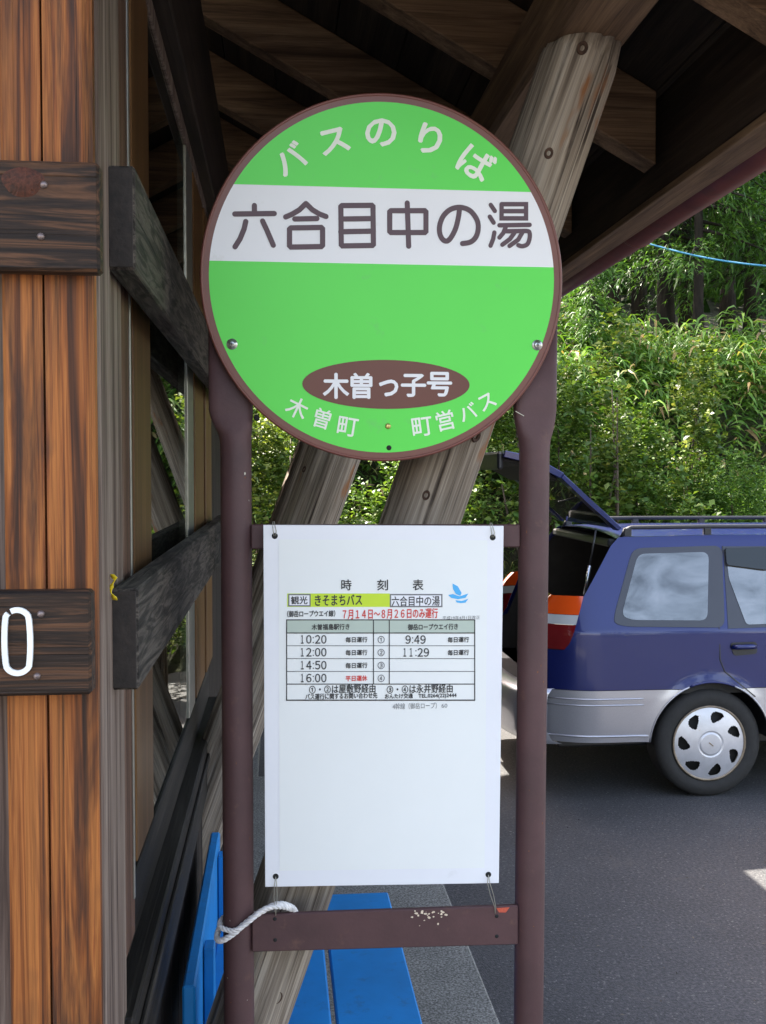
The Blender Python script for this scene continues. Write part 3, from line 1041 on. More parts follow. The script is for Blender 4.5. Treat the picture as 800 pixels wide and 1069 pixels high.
TEXT_FAILS = []
def bolden(W, Fc, b):
    """thicken strokes: the same glyph repeated with tiny shifts, each a hair above the last"""
    if b <= 0:
        return W, Fc
    Vs, Fs = [], []
    for q, (dx, dz) in enumerate(((0, 0), (b, 0), (-b, 0), (0, b), (0, -b))):
        Fs += [tuple(i + len(W) * q for i in f) for f in Fc]
        Vs.append(W + np.array([dx, -.00003 * q, dz]))
    return np.concatenate(Vs), Fs
def fit(body, px, plane, y):
    V, Fc = text_geo(body)
    if len(V) == 0:
        TEXT_FAILS.append(body)
        return None, None
    x0, z1 = plane(px[0], px[1])
    x1, z0 = plane(px[2], px[3])
    mn, mx = V.min(0), V.max(0)
    W = np.zeros_like(V)
    W[:, 0] = x0 + (V[:, 0] - mn[0]) / (mx[0] - mn[0] + 1e-9) * (x1 - x0)
    W[:, 2] = z0 + (V[:, 1] - mn[1]) / (mx[1] - mn[1] + 1e-9) * (z1 - z0)
    W[:, 1] = y
    return W, Fc
def text_box(name, body, px, mat, parent, y, plane=S, bold=0.0):
    """fit a line of text into the photo rectangle px = (x0, y0, x1, y1)"""
    W, Fc = fit(body, px, plane, y)
    if W is None:
        return None
    W, Fc = bolden(W, Fc, bold)
    return mesh_obj(name, W, Fc, mat, parent)
def time_box(name, body, px, mat, parent, y, plane, bold):
    wts = [.42 if c == ':' else 1.0 for c in body]
    tot = sum(wts)
    x = px[0]
    Vs, Fs = [], []
    n = 0
    for c, w in zip(body, wts):
        cw = (px[2] - px[0]) * w / tot
        if c == ':':
            hgt = px[3] - px[1]
            for k in (.30, .88):
                cx, cy_ = x + cw * .5, px[1] + hgt * k
                W = np.array([(*plane(cx + a, cy_ + b), 0) for a, b in ((-.55, -.55), (.55, -.55), (.55, .55), (-.55, .55))])
                W = np.stack([W[:, 0], np.full(4, y), W[:, 1]], 1)
                Vs.append(W)
                Fs.append((n, n + 1, n + 2, n + 3))
                n += 4
        else:
            a0, a1 = (.22, .62) if c == '1' else (.08, .90)
            W, Fc = fit(chr(0xFF10 + int(c)), (x + cw * a0, px[1], x + cw * a1, px[3]), plane, y)
            W, Fc = bolden(W, Fc, bold)
            Vs.append(W)
            Fs += [tuple(i + n for i in f) for f in Fc]
            n += len(W)
        x += cw
    return mesh_obj(name, np.concatenate(Vs), Fs, mat, parent)

def char_at(ch, cx, cy, h, ang, mat, parent, y, offset=0.0, w=None):
    """one character centred on a photo pixel, turned by ang degrees; h in photo pixels"""
    V, Fc = text_geo(ch)
    if len(V) == 0:
        TEXT_FAILS.append(ch)
        return
    c = S(cx, cy)
    k = (S(cx + 1, cy)[0] - c[0])
    mn, mx = V.min(0), V.max(0)
    hh_ = (mx[1] - mn[1])
    sc_ = h * k / hh_
    sx = sc_ if w is None else w * k / (mx[0] - mn[0])
    a = math.radians(ang)
    X = (V[:, 0] - (mn[0] + mx[0]) / 2) * sx
    Z = (V[:, 1] - (mn[1] + mx[1]) / 2) * sc_
    W = np.stack([c[0] + X * math.cos(a) - Z * math.sin(a), np.full(len(V), y), c[1] + X * math.sin(a) + Z * math.cos(a)], 1)
    W, Fc = bolden(W, Fc, offset * k)
    mesh_obj('character', W, Fc, mat, parent)

for ch, cx, cy, h, w, ang in (('バ', 303, 166, 27, 30, 31), ('ス', 349, 148, 24, 29, 15), ('の', 397.5, 139, 27, 31, 0), ('り', 449, 146, 29, 23, -12), ('ば', 497, 171, 31, 34, -31)):
    char_at(ch, cx, cy, h, ang, M['letter_cream'], disc, -.0040, .9, w)
# brown oval with white name
oc = S(403.5, 401.5)
ow, oh = S(490, 401)[0] - oc[0], oc[1] - S(403, 427)[1]
flat('oval_panel', [(oc[0] + ow * math.cos(2 * math.pi * k / 64), oc[1] + oh * math.sin(2 * math.pi * k / 64)) for k in range(64)], -.0039, M['oval'], disc)
for ch, x0, y0, x1, y1 in (('木', 337.5, 390, 364, 416), ('曽', 366.5, 390, 388, 416), ('っ', 396, 397, 415, 413.5), ('子', 419, 391, 444, 414), ('号', 446, 389, 471, 413.5)):
    text_box('character', ch, (x0, y0, x1, y1), M['white'], disc, -.0044, S, .0011)
for ch, cx, cy, h, ang in (('木', 310.5, 426, 21, -26), ('曽', 336.5, 437, 20, -16), ('町', 363, 445.5, 19, -9), ('町', 440.5, 445.5, 19, 8), ('営', 464.5, 439, 20, 13), ('バ', 488, 430, 16, 22), ('ス', 508, 419.5, 15, 28)):
    char_at(ch, cx, cy, h, ang, M['letter_cream'], disc, -.0040, .3)
# screws
for sx, sy in ((242.5, 359.5), (560.5, 360.5)):
    p = S(sx, sy)
    s_ = lathe_y('screw', [(.0001, -.0072), (.0035, -.007), (.0055, -.0058), (.0062, -.0044), (.0085, -.0043), (.009, -.0035)], p[0], 0, p[1], M['screw'], disc, 20)
    for a in (0, 1):
        box('screw_slot', p[0] - (.003 if a else .0007), p[0] + (.003 if a else .0007), -.00735, -.0069, p[1] - (.0007 if a else .003), p[1] + (.0007 if a else .003), M['hole'], s_, 0)
p = S(405, 445)
lathe_y('screw', [(.0001, -.0062), (.003, -.006), (.0048, -.0045), (.005, -.0035)], p[0], 0, p[1], M['brass'], disc, 16)
p = S(406, 467.5)
lathe_y('bolt_hole', [(.0001, -.0036), (.0042, -.0036), (.0045, -.0030)], p[0], 0, p[1], M['hole'], disc, 16)

# posts: round pipe that flattens into a wide plate behind the disc
def sign_post(px_mid_low, px_l, px_r, py_flat, py_round, py_top):
    ring_n = 20
    V, Fc = [], []
    xm = S(px_mid_low, 700)[0]
    xl, xr = S(px_l, py_flat)[0], S(px_r, py_flat)[0]
    zf, zr, ztop = S(400, py_flat)[1], S(400, py_round)[1], S(400, py_top)[1]
    rP = .0257
    rows = [(0.0, xm, rP, rP), (.6, xm, rP, rP), (zr, xm, rP, rP)]
    for t in (.25, .5, .75, 1.0):
        e = t * t * (3 - 2 * t)
        rows.append((zr + (zf - zr) * t, xm + ((xl + xr) / 2 - xm) * e, rP + ((xr - xl) / 2 - rP) * e, rP + (.012 - rP) * e))
    rows.append((ztop, (xl + xr) / 2, (xr - xl) / 2, .012))
    for z, cx, a, b in rows:
        for k in range(ring_n):
            an = 2 * math.pi * k / ring_n
            ca, sa = math.cos(an), math.sin(an)
            q = 1.0 if b > .02 else .55
            V.append((cx + a * math.copysign(abs(ca) ** q, ca), .018 + .008 + (b * math.copysign(abs(sa) ** q, sa)) - (0 if b > .02 else .0), z))
    for i in range(len(rows) - 1):
        for k in range(ring_n):
            a, b = i * ring_n + k, i * ring_n + (k + 1) % ring_n
            Fc.append((a, b, b + ring_n, a + ring_n))
    Fc.append(tuple(range((len(rows) - 1) * ring_n, len(rows) * ring_n)))
    return mesh_obj('post', V, Fc, M['brown_steel'], sign, True)
lp = sign_post(247, 217, 264, 428, 462, 330)
rp = sign_post(559.5, 540, 585, 424, 470, 330)
# scratches on the posts
def scratch(pts, parent, w=.0012, y=.0118):
    P = [S(*q) for q in pts]
    ribbon('scratch', [(p[0], 0, p[1]) for p in P], w, y, y + .001, M['wire'], parent)
scratch([(243, 452), (246, 447), (249, 443)], lp)
scratch([(540, 429), (549, 434)], rp)
scratch([(556, 440), (560, 452), (563, 464)], rp)
lathe_y('bolt', [(.0001, .004), (.005, .004), (.005, .02)], *(lambda p: (p[0], 0, p[1]))(S(268, 436)), M['hole'], lp, 10)
# small chips in the paint of the posts
for post_, pxm in ((lp, 247), (rp, 559.5)):
    for _ in range(16):
        a_ = random.uniform(-1.0, 1.0)
        xc, zc = S(pxm, 700)[0], random.uniform(.1, S(400, 480)[1])
        w_, h_ = random.uniform(.0006, .0018), random.uniform(.0008, .0035)
        V, Fc = [], []
        for k in range(6):
            t_ = 2 * math.pi * k / 6
            b_ = a_ + w_ * random.uniform(.6, 1.2) * math.cos(t_) / .0257
            V.append((xc + .0261 * math.sin(b_), .026 - .0261 * math.cos(b_), zc + h_ * random.uniform(.6, 1.2) * math.sin(t_)))
        mesh_obj('paint_chip', V, [tuple(range(6))], M['rust'] if random.random() < .6 else M['wire'], post_)
# crossbars
def crossbar(x0, x1, yl_t, yr_t, yl_b, yr_b, ya, yb):
    a, b, c, d = S(x0, yl_t), S(x1, yr_t), S(x1, yr_b), S(x0, yl_b)
    return prism('crossbar', [a, b, c, d], 'y', ya, yb, M['brown_steel'], sign, .002)
crossbar(262, 545, 548, 548, 574, 572, .012, .020)
cb = crossbar(263, 542, 957, 947, 996, 988, .006, .016)
for _ in range(34):
    u, v = random.gauss(445, 14), random.gauss(955, 5)
    if 950 < v < 985 and 400 < u < 475:
        q = S(u, v)
        s1 = random.uniform(.0008, .0034)
        flat('paint_chip', [(q[0] + s1 * random.uniform(.6, 1.3) * math.cos(k * 1.05), q[1] + s1 * .7 * random.uniform(.6, 1.3) * math.sin(k * 1.05)) for k in range(6)], .0054, M['chip'], cb)
flat('paint_chip', [S(519, 949.5), S(533, 948.5), S(529, 954), S(522, 954)], .0054, M['orange_chip'], cb)
for q in ((287, 961), (287.5, 983), (519.5, 958), (519.5, 979)):
    p = S(*q)
    lathe_y('bolt_hole', [(.0001, .0053), (.003, .0053), (.0034, .0058)], p[0], 0, p[1], M['hole'], cb, 10)

# ------------------------------------------------------------------ TIMETABLE BOARD
bl = SM @ Vector((S(400, 924)[0], -.012, S(400, 924)[1]))
board = thing('timetable_board', 'white rectangular bus timetable board wired to the brown sign frame', 'notice board', tuple(bl), None, True, (TILT, 0, 0))
BMI = MATS[board.name].inverted()
_bo = MATS[board.name].translation
def B(px, py):
    d = ray(px, py)
    t = (_bo - _O).dot(_sn) / d.dot(_sn)
    p = BMI @ (_O + d * t)
    return p.x, p.z
sheet = prism('sheet', [B(275, 548), B(526, 549), B(521, 922), B(277, 926)], 'y', 0, .004, M['paper'], board, .0006)
Y0 = -.0008
M['print_paper'] = paint('printed_sheet', (.80, .81, .80), .5, 0, .02, 5)
flat('printed_sheet', [B(291, 563), B(509, 564), B(506, 906), B(292, 909)], -.0004, M['print_paper'], sheet)
def T(body, px, mat='black', off=0.00026):
    f_ = time_box if ':' in body else text_box
    f_('lettering', body, px, M[mat], sheet, Y0 - .0006, B, off)
def rect(name, x0, y0, x1, y1, mat, dy=0.0):
    return flat(name, [B(x0, y0), B(x1, y0), B(x1, y1), B(x0, y1)], Y0 - dy, M[mat], sheet)
def rule(x0, y0, x1, y1, w, mat='black'):
    if abs(x1 - x0) > abs(y1 - y0):
        rect('rule', x0, y0 - w / 2, x1, y0 + w / 2, mat, .0004)
    else:
        rect('rule', x0 - w / 2, y0, x0 + w / 2, y1, mat, .0004)
T('時', (356.5, 605, 367, 616))
T('刻', (394, 605, 405, 616))
T('表', (431, 605, 442, 616))
rect('heading_panel', 300, 619.5, 407, 633.5, 'lime')
def frame(x0, y0, x1, y1, w, fill='paper', mat='grey_ink'):
    rect('label_frame', x0, y0, x1, y1, mat, .0002)
    rect('label_fill', x0 + w, y0 + w, x1 - w, y1 - w, fill, .0004)
frame(301, 620, 324.5, 633, 1.3)
T('観光', (304, 622.5, 321, 630.5), off=.0003)
T('きそまちバス', (329, 621, 378, 631.5), off=.00035)
frame(407, 620, 462, 633.8, 1.4)
T('六合目中の湯', (409, 622.5, 459, 632), off=.00025)
T('（御岳ロープウエイ線）', (300, 637.5, 350, 643.5))
T('７月１４日〜８月２６日のみ運行', (358, 636, 457, 645), 'red', .0003)
T('平成19年4月1日改正', (462, 643, 501, 646.3), 'grey_ink', 0)
# bird mark
bird = [[(472.5, 609), (478, 612), (482, 619), (480.5, 622), (476, 620), (473, 615)],
        [(468, 621), (473, 620), (480, 622.5), (489, 619.5), (486, 624), (478, 625.5), (471, 624)],
        [(475.5, 626.5), (482, 627.3), (489, 625), (486, 629), (481, 629.5), (477, 629)]]
for b_ in bird:
    flat('bird_mark', [B(*q) for q in b_], Y0 - .0003, M['birdblue'], sheet)
rect('table_heading', 299.5, 647, 495.5, 660.5, 'sage')
T('木曽福島駅行き', (325.5, 651.5, 365, 657))
T('御岳ロープウエイ行き', (426, 651.5, 478, 657))
for x0, y0, x1, y1, w in ((299, 647, 496, 647, 1.1), (299, 730.8, 496, 730.8, 1.3), (299.4, 647, 299.4, 731, 1.1), (495.6, 647, 495.6, 731, 1.1), (299, 660.7, 496, 660.7, 1.1), (299, 674, 496, 674, .6), (299, 687.4, 496, 687.4, .6), (299, 700.8, 496, 700.8, .6), (299, 714, 496, 714, 1.0), (390, 647, 390, 714, 1.0), (406.5, 647, 406.5, 714, 1.0)):
    rule(x0, y0, x1, y1, w)
for i, (tm, w) in enumerate((('10:20', 29), ('12:00', 29), ('14:50', 29), ('16:00', 29))):
    yy = 663 + i * 13.45
    T(tm, (313, yy, 341.5, yy + 8.6))
    T('平日運休' if i == 3 else '毎日運行', (361, yy + 2, 383.5, yy + 7.2), 'red' if i == 3 else 'black')
    T('①②③④'[i], (394.5, yy + 1, 401.5, yy + 8.2), 'grey_ink')
T('9:49', (423, 663.2, 445, 671.8))
T('11:29', (420, 676.6, 448.5, 685.2))
T('毎日運行', (467.5, 665, 489.5, 670.2))
T('毎日運行', (467.5, 678.4, 489.5, 683.6))
T('①・②は屋敷野経由', (323, 715.2, 392, 722.8))
T('③・④は永井野経由', (404, 715.2, 472.5, 722.8))
T('バス運行に関するお問い合わせ先', (319, 724.2, 394, 728.6))
T('おんたけ交通', (402, 724.2, 431, 728.6))
T('TEL.0264(22)2444', (437, 724.4, 476.5, 728.6))
T('4幹線（御岳ロープ）', (410, 734, 456, 739.5), 'grey_ink', 0)
T('60', (461, 734.5, 467, 738.5), 'grey_ink', 0)
# eyelets and wire ties
for q, way in (((287, 559.5), 'up'), ((514.5, 561), 'up'), ((288, 915), 'dn'), ((510, 913), 'dn')):
    p = B(*q)
    lathe_y('eyelet', [(.0001, -.0009), (.0028, -.0009), (.0042, -.0014), (.005, -.0002)], p[0], 0, p[1], M['hole'], board, 16)
    if way == 'up':
        e = B(q[0] - 1.5, q[1] - 15)
        for s_ in (-.0012, .0012):
            tube('wire_tie', [(p[0] + s_, -.001, p[1]), (p[0] + s_ * 2, -.004, p[1] + .008), (e[0] + s_, .003, e[1]), (e[0], .016, e[1] - .003), (e[0], .026, e[1] - .02)], .0008, M['wire'], board, 5)
    else:
        e = B(q[0] + (0 if q[0] < 400 else 9), q[1] + 45)
        for s_ in (-.0022, .0016):
            tube('wire_tie', [(p[0], -.001, p[1]), (p[0] + s_, -.004, p[1] - .012), ((p[0] + e[0]) / 2 + s_ * 1.4, .004, (p[1] + e[1]) / 2), (e[0] + s_ * .5, .014, e[1] + .012), (e[0], .016, e[1])], .0007, M['wire'], board, 5)

# white rope round the left post
def twisted_rope(name, path, r, strands=3, turns=9):
    pts = catmull(path, 10)
    V, Fc = [], []
    for s_ in range(strands):
        ps = []
        for i, p in enumerate(pts):
            t = (pts[min(i + 1, len(pts) - 1)] - pts[max(i - 1, 0)]).normalized()
            n = t.cross(Vector((0, 1, .01))).normalized()
            m = t.cross(n)
            a = 2 * math.pi * (turns * i / len(pts) + s_ / strands)
            ps.append(p + (n * math.cos(a) + m * math.sin(a)) * r * .52)
        a, b = tube_geo(ps, r * .58, 7)
        k = len(V)
        V += a
        Fc += [tuple(i + k for i in f) for f in b]
    return mesh_obj(name, V, Fc, M['rope'], None, True)
def SW3(px, py, y):
    x, z = S(px, py)
    return SM @ Vector((x, y, z))
rope_pts = [SW3(309, 958, .020), SW3(304, 950, .012), SW3(290, 945, .004), SW3(272, 952, -.001), SW3(256, 963, -.004), SW3(243, 974, -.005), SW3(231, 983, .004), SW3(226, 985, .022), SW3(230, 980, .048), SW3(250, 974, .062), SW3(268, 966, .045), SW3(271, 958, .022)]
tag(twisted_rope('rope', rope_pts, .0050, 3, 12), 'frayed white rope tied round the left brown post', 'rope')
rope2 = [SW3(232, 971, .050), SW3(228.5, 971.5, .028), SW3(232, 970, .004), SW3(246, 969, -.008), SW3(262, 958, -.009), SW3(276, 948, -.004), SW3(292, 946.5, .0), SW3(303, 952, .012), SW3(306, 957, .022)]
tag(twisted_rope('rope', rope2, .0042, 3, 9), 'second turn of white rope above the frayed one on the left post', 'rope')

# yellow scrap of tape by the lower side rail
yp = Vector((WX + .006, 1.335, EYE - .135))
V, Fc = [], []
for i in range(9):
    t = i / 8
    w = .0022 + .0022 * math.sin(i * 1.9)
    V += [(yp.x - w + .003 * math.sin(i), yp.y - .002 * math.cos(i * 2), yp.z + .012 - t * .032), (yp.x + w + .003 * math.sin(i), yp.y - .004 - .002 * math.sin(i * 2), yp.z + .012 - t * .032)]
for i in range(8):
    Fc.append((2 * i, 2 * i + 1, 2 * i + 3, 2 * i + 2))
yo = mesh_obj('tape_scrap', V, Fc, M['yellow'], None, True)
md = yo.modifiers.new('thick', 'SOLIDIFY')
md.thickness = .0008
tag(yo, 'torn yellow tape scrap caught beside the lower side rail', 'tape')

# ------------------------------------------------------------------ CAR
def car_paint(name, col, metallic, rough, coat=1.0):
    t = NT(name)
    v = t.mapping((1, 1, 1))
    f = t.noise(v, 900, 2, .5)
    c = t.ramp(f, [(.3, tuple(c * .8 for c in col)), (.7, tuple(c * 1.25 for c in col))])
    dst = t.noise(v, 3, 6, .65)
    c = t.mix(t.ramp(dst, [(.5, 0.0), (.85, .02)]), c, (.25, .22, .2))
    t.l(c, t.b.inputs['Base Color'])
    t.b.inputs['Metallic'].default_value = metallic
    t.b.inputs['Roughness'].default_value = rough
    t.b.inputs['Coat Weight'].default_value = coat
    t.b.inputs['Coat Roughness'].default_value = .04
    return t.m
M['car_blue'] = car_paint('deep_blue_metallic', (.004, .0105, .098), .3, .32, .6)
M['car_silver'] = car_paint('silver_cladding', (.42, .42, .47), .7, .32, .6)
M['car_black'] = paint('black_trim', (.018, .018, .022), .45, 0, .1)
M['car_trim'] = paint('window_surround', (.028, .028, .036), .3, 0, .1, coat=.3)
M['interior'] = paint('dark_interior', (.022, .021, .021), .85, 0, .25, 12)
M['carpet'] = paint('grey_carpet', (.05, .048, .045), .95, 0, .25, 60)
M['tyre'] = paint('tyre_rubber', (.022, .021, .021), .8, 0, .2, 30, bump=.2)
M['hub'] = paint('hubcap_silver', (.56, .56, .60), .38, .45, .08, 20, dirt=((.40, .33, .24), 18, .62, .8))
M['rim_dirty'] = paint('rusty_rim', (.25, .2, .15), .5, .6, .3, 40)
M['lamp_orange'] = paint('orange_lens', (.62, .07, .008), .12, 0, .05, coat=1)
M['lamp_clear'] = paint('clear_lens', (.42, .43, .43), .12, 0, .05, coat=1)
M['lamp_red'] = paint('red_lens', (.13, .006, .008), .1, 0, .1, coat=1)
M['chrome'] = paint('strut_steel', (.6, .62, .65), .25, .9, .05)
t = NT('sky_pale_window')
v = t.mapping((1, .3, 2.2), rot=(0, .25, 0))
f = t.noise(v, 3.2, 4, .6, .6)
c = t.ramp(f, [(.3, (.12, .125, .125)), (.5, (.22, .225, .22)), (.7, (.31, .305, .295))])  # pale streaks in the pane colour stand in for reflected sky
t.l(c, t.b.inputs['Base Color'])
t.b.inputs['Metallic'].default_value = .85
t.b.inputs['Roughness'].default_value = .14
M['pale_pane'] = t.m
t = NT('car_window_glass')
t.b.inputs['Base Color'].default_value = (.02, .025, .025, 1)
t.b.inputs['Roughness'].default_value = .03
M['car_glass'] = t.m

CY, CW = 5.64, 1.70                     # near side, width
car = thing('station_wagon', 'dark blue station wagon with silver lower panels and its tailgate raised', 'car', (3.7, CY + CW / 2, 0))
def cp(px, py, y=None):
    p = onY(px, py, CY + .03 if y is None else y)
    return p.x, p.z
WHX = cp(740, 776)[0]
WHX2 = WHX + 2.58
TYR = .301
WHZ = TYR + .002
AR = cp(740, 712, CY)[1] - WHZ
def zp(py, px=610):
    return cp(px, py, CY + .02)[1]
U0 = cp(577, 700)[0] - .01              # rear corner of the body
def inset(x, z):
    i = np.interp(z, [.2, .32, .56, .62, .93, 1.44, 1.6], [.05, .015, .0, .0, .015, .20, .30])
    rear = np.clip((U0 + .30 - x) / .30, 0, 1)
    front = np.clip((x - (U0 + 3.95)) / .5, 0, 1)
    arch = 0
    for wx in (WHX, WHX2):
        d = np.hypot(x - wx, z - WHZ)
        arch = arch + .010 * np.exp(-((d - AR) / .035) ** 2)
    return i + .10 * rear ** 2.2 + .25 * front ** 2.2 - arch
UR = cp(646, 562, CY + .2)[0]           # rear end of the roof
UF = U0 + 4.42
def top(x):
    return float(np.interp(x, [U0 - .2, cp(590, 680)[0], cp(596, 674)[0], cp(612, 626)[0], UR - .05, UR, UR + .5, UR + 1.4, UR + 2.05, UR + 2.75, UF - .35, UF - .08, UF],
                           [zp(681, 585), zp(680, 590), zp(672, 597), zp(626, 612), zp(572, 640), zp(563, 646), zp(561, 700), zp(561, 700), zp(566, 700) - .03, .97, .84, .74, .60]))
SPLIT = zp(720, 640)
def side_panel(name, zlo, zhi, near, mat, x0, x1, nx, nz, th=.0):
    xs = np.concatenate([np.linspace(x0, x0 + .45, 90), np.linspace(x0 + .45, x1, nx - 89)[1:]])
    V, idx = [], {}
    keepv = {}
    G = np.zeros((nx, nz, 3))
    inside = np.zeros((nx, nz), bool)
    for i, x in enumerate(xs):
        a, b = zlo(x), zhi(x)
        for j in range(nz):
            z = a + (b - a) * j / (nz - 1)
            X, Z = x, z
            G[i, j] = (X, 0, Z)
            for wx in (WHX, WHX2):
                if math.hypot(x - wx, z - WHZ) < AR:
                    inside[i, j] = True
    Fc = []
    for i in range(nx - 1):
        for j in range(nz - 1):
            q = [(i, j), (i + 1, j), (i + 1, j + 1), (i, j + 1)]
            if all(inside[a] for a in q):
                continue
            if np.linalg.norm(G[i, j] - G[i, j + 1]) < 1e-4 and np.linalg.norm(G[i + 1, j] - G[i + 1, j + 1]) < 1e-4:
                continue
            Fc.append(tuple(a * nz + b for a, b in (q if near else q[::-1])))
    for i in range(nx):
        for j in range(nz):
            X, _, Z = G[i, j]
            if inside[i, j]:
                wx = WHX if abs(X - WHX) < abs(X - WHX2) else WHX2
                d = math.hypot(X - wx, Z - WHZ) + 1e-6
                X, Z = wx + (X - wx) / d * AR, WHZ + (Z - WHZ) / d * AR
            ins = float(inset(X, Z))
            Y = CY + ins if near else CY + CW - ins
            V.append((X, Y, Z))
    o = mesh_obj(name, V, Fc, mat, car, True)
    bm = bmesh.new()
    bm.from_mesh(o.data)
    bmesh.ops.delete(bm, geom=[v for v in bm.verts if not v.link_faces], context='VERTS')
    bmesh.ops.remove_doubles(bm, verts=bm.verts, dist=1e-4)
    bm.to_mesh(o.data)
    bm.free()
    return o
ZB = zp(775, 640)
sides = {}
for near in (True, False):
    sides[near] = side_panel('body_side', lambda x: SPLIT, lambda x: max(SPLIT, top(x)), near, M['car_blue'], U0, UF, 230, 46)
    side_panel('lower_cladding', lambda x: ZB, lambda x: SPLIT - .003, near, M['car_silver'], U0 - .10, UF, 230, 20)
body = sides[True]
# roof, windscreen and bonnet skin
xs = np.linspace(UR - .01, UF, 90)
nv = 15
V, Fc = [], []
for x in xs:
    z = top(x)
    ins = float(inset(x, z))
    for k in range(nv):
        s_ = k / (nv - 1) * 2 - 1
        hw_ = CW / 2 - ins
        V.append((x, CY + CW / 2 + s_ * hw_, z + .03 * (1 - abs(s_) ** 2.6)))
for i in range(len(xs) - 1):
    for k in range(nv - 1):
        Fc.append((i * nv + k, (i + 1) * nv + k, (i + 1) * nv + k + 1, i * nv + k + 1))
mesh_obj('roof_and_bonnet', V, Fc, M['car_blue'], car, True)
# windscreen
V, Fc = [], []
for x in np.linspace(UR + 2.10, UR + 2.70, 6):
    z = top(x)
    hw_ = CW / 2 - float(inset(x, z)) - .07
    for k in range(9):
        s_ = k / 8 * 2 - 1
        V.append((x + .006, CY + CW / 2 + s_ * hw_, z + .03 * (1 - abs(s_) ** 2.6) + .006))
for i in range(5):
    for k in range(8):
        Fc.append((i * 9 + k, (i + 1) * 9 + k, (i + 1) * 9 + k + 1, i * 9 + k + 1))
mesh_obj('windscreen', V, Fc, M['car_glass'], car, True)
# side outline lines and windows (planes that follow the tumblehome)
def round_poly(P, r, n=5):
    out = []
    m = len(P)
    for i in range(m):
        p0, p1, p2 = Vector(P[i - 1]), Vector(P[i]), Vector(P[(i + 1) % m])
        a = p1 + (p0 - p1).normalized() * min(r, (p0 - p1).length * .45)
        b = p1 + (p2 - p1).normalized() * min(r, (p2 - p1).length * .45)
        for k in range(n + 1):
            t_ = k / n
            out.append((1 - t_) ** 2 * a + 2 * t_ * (1 - t_) * p1 + t_ * t_ * b)
    return [(q.x, q.y) for q in out]
def side_patch(name, poly, proud, mat, parent, near=True, th=.004):
    bm = bmesh.new()
    A, Bv = [], []
    for x, z in poly:
        ins = float(inset(x, z))
        y1 = (CY + ins - proud) if near else (CY + CW - ins + proud)
        y2 = y1 + (th if near else -th)
        A.append(bm.verts.new((x, y1, z)))
        Bv.append(bm.verts.new((x, y2, z)))
    n = len(poly)
    bm.faces.new(A)
    for i in range(n):
        bm.faces.new((A[i], A[(i + 1) % n], Bv[(i + 1) % n], Bv[i]))
    return bm_finish(name, bm, mat, parent)
yw = CY + .10
surround = [cp(637, 649, yw), cp(639, 639, yw), cp(664, 577, yw), cp(672, 573, yw), cp(760, 570.5, yw), cp(750.5, 653, yw), cp(650, 652, yw)]
glassq = [cp(645.5, 641, yw), cp(670, 579, yw), cp(745, 577, yw), cp(733.5, 646, yw), cp(655, 645.5, yw)]
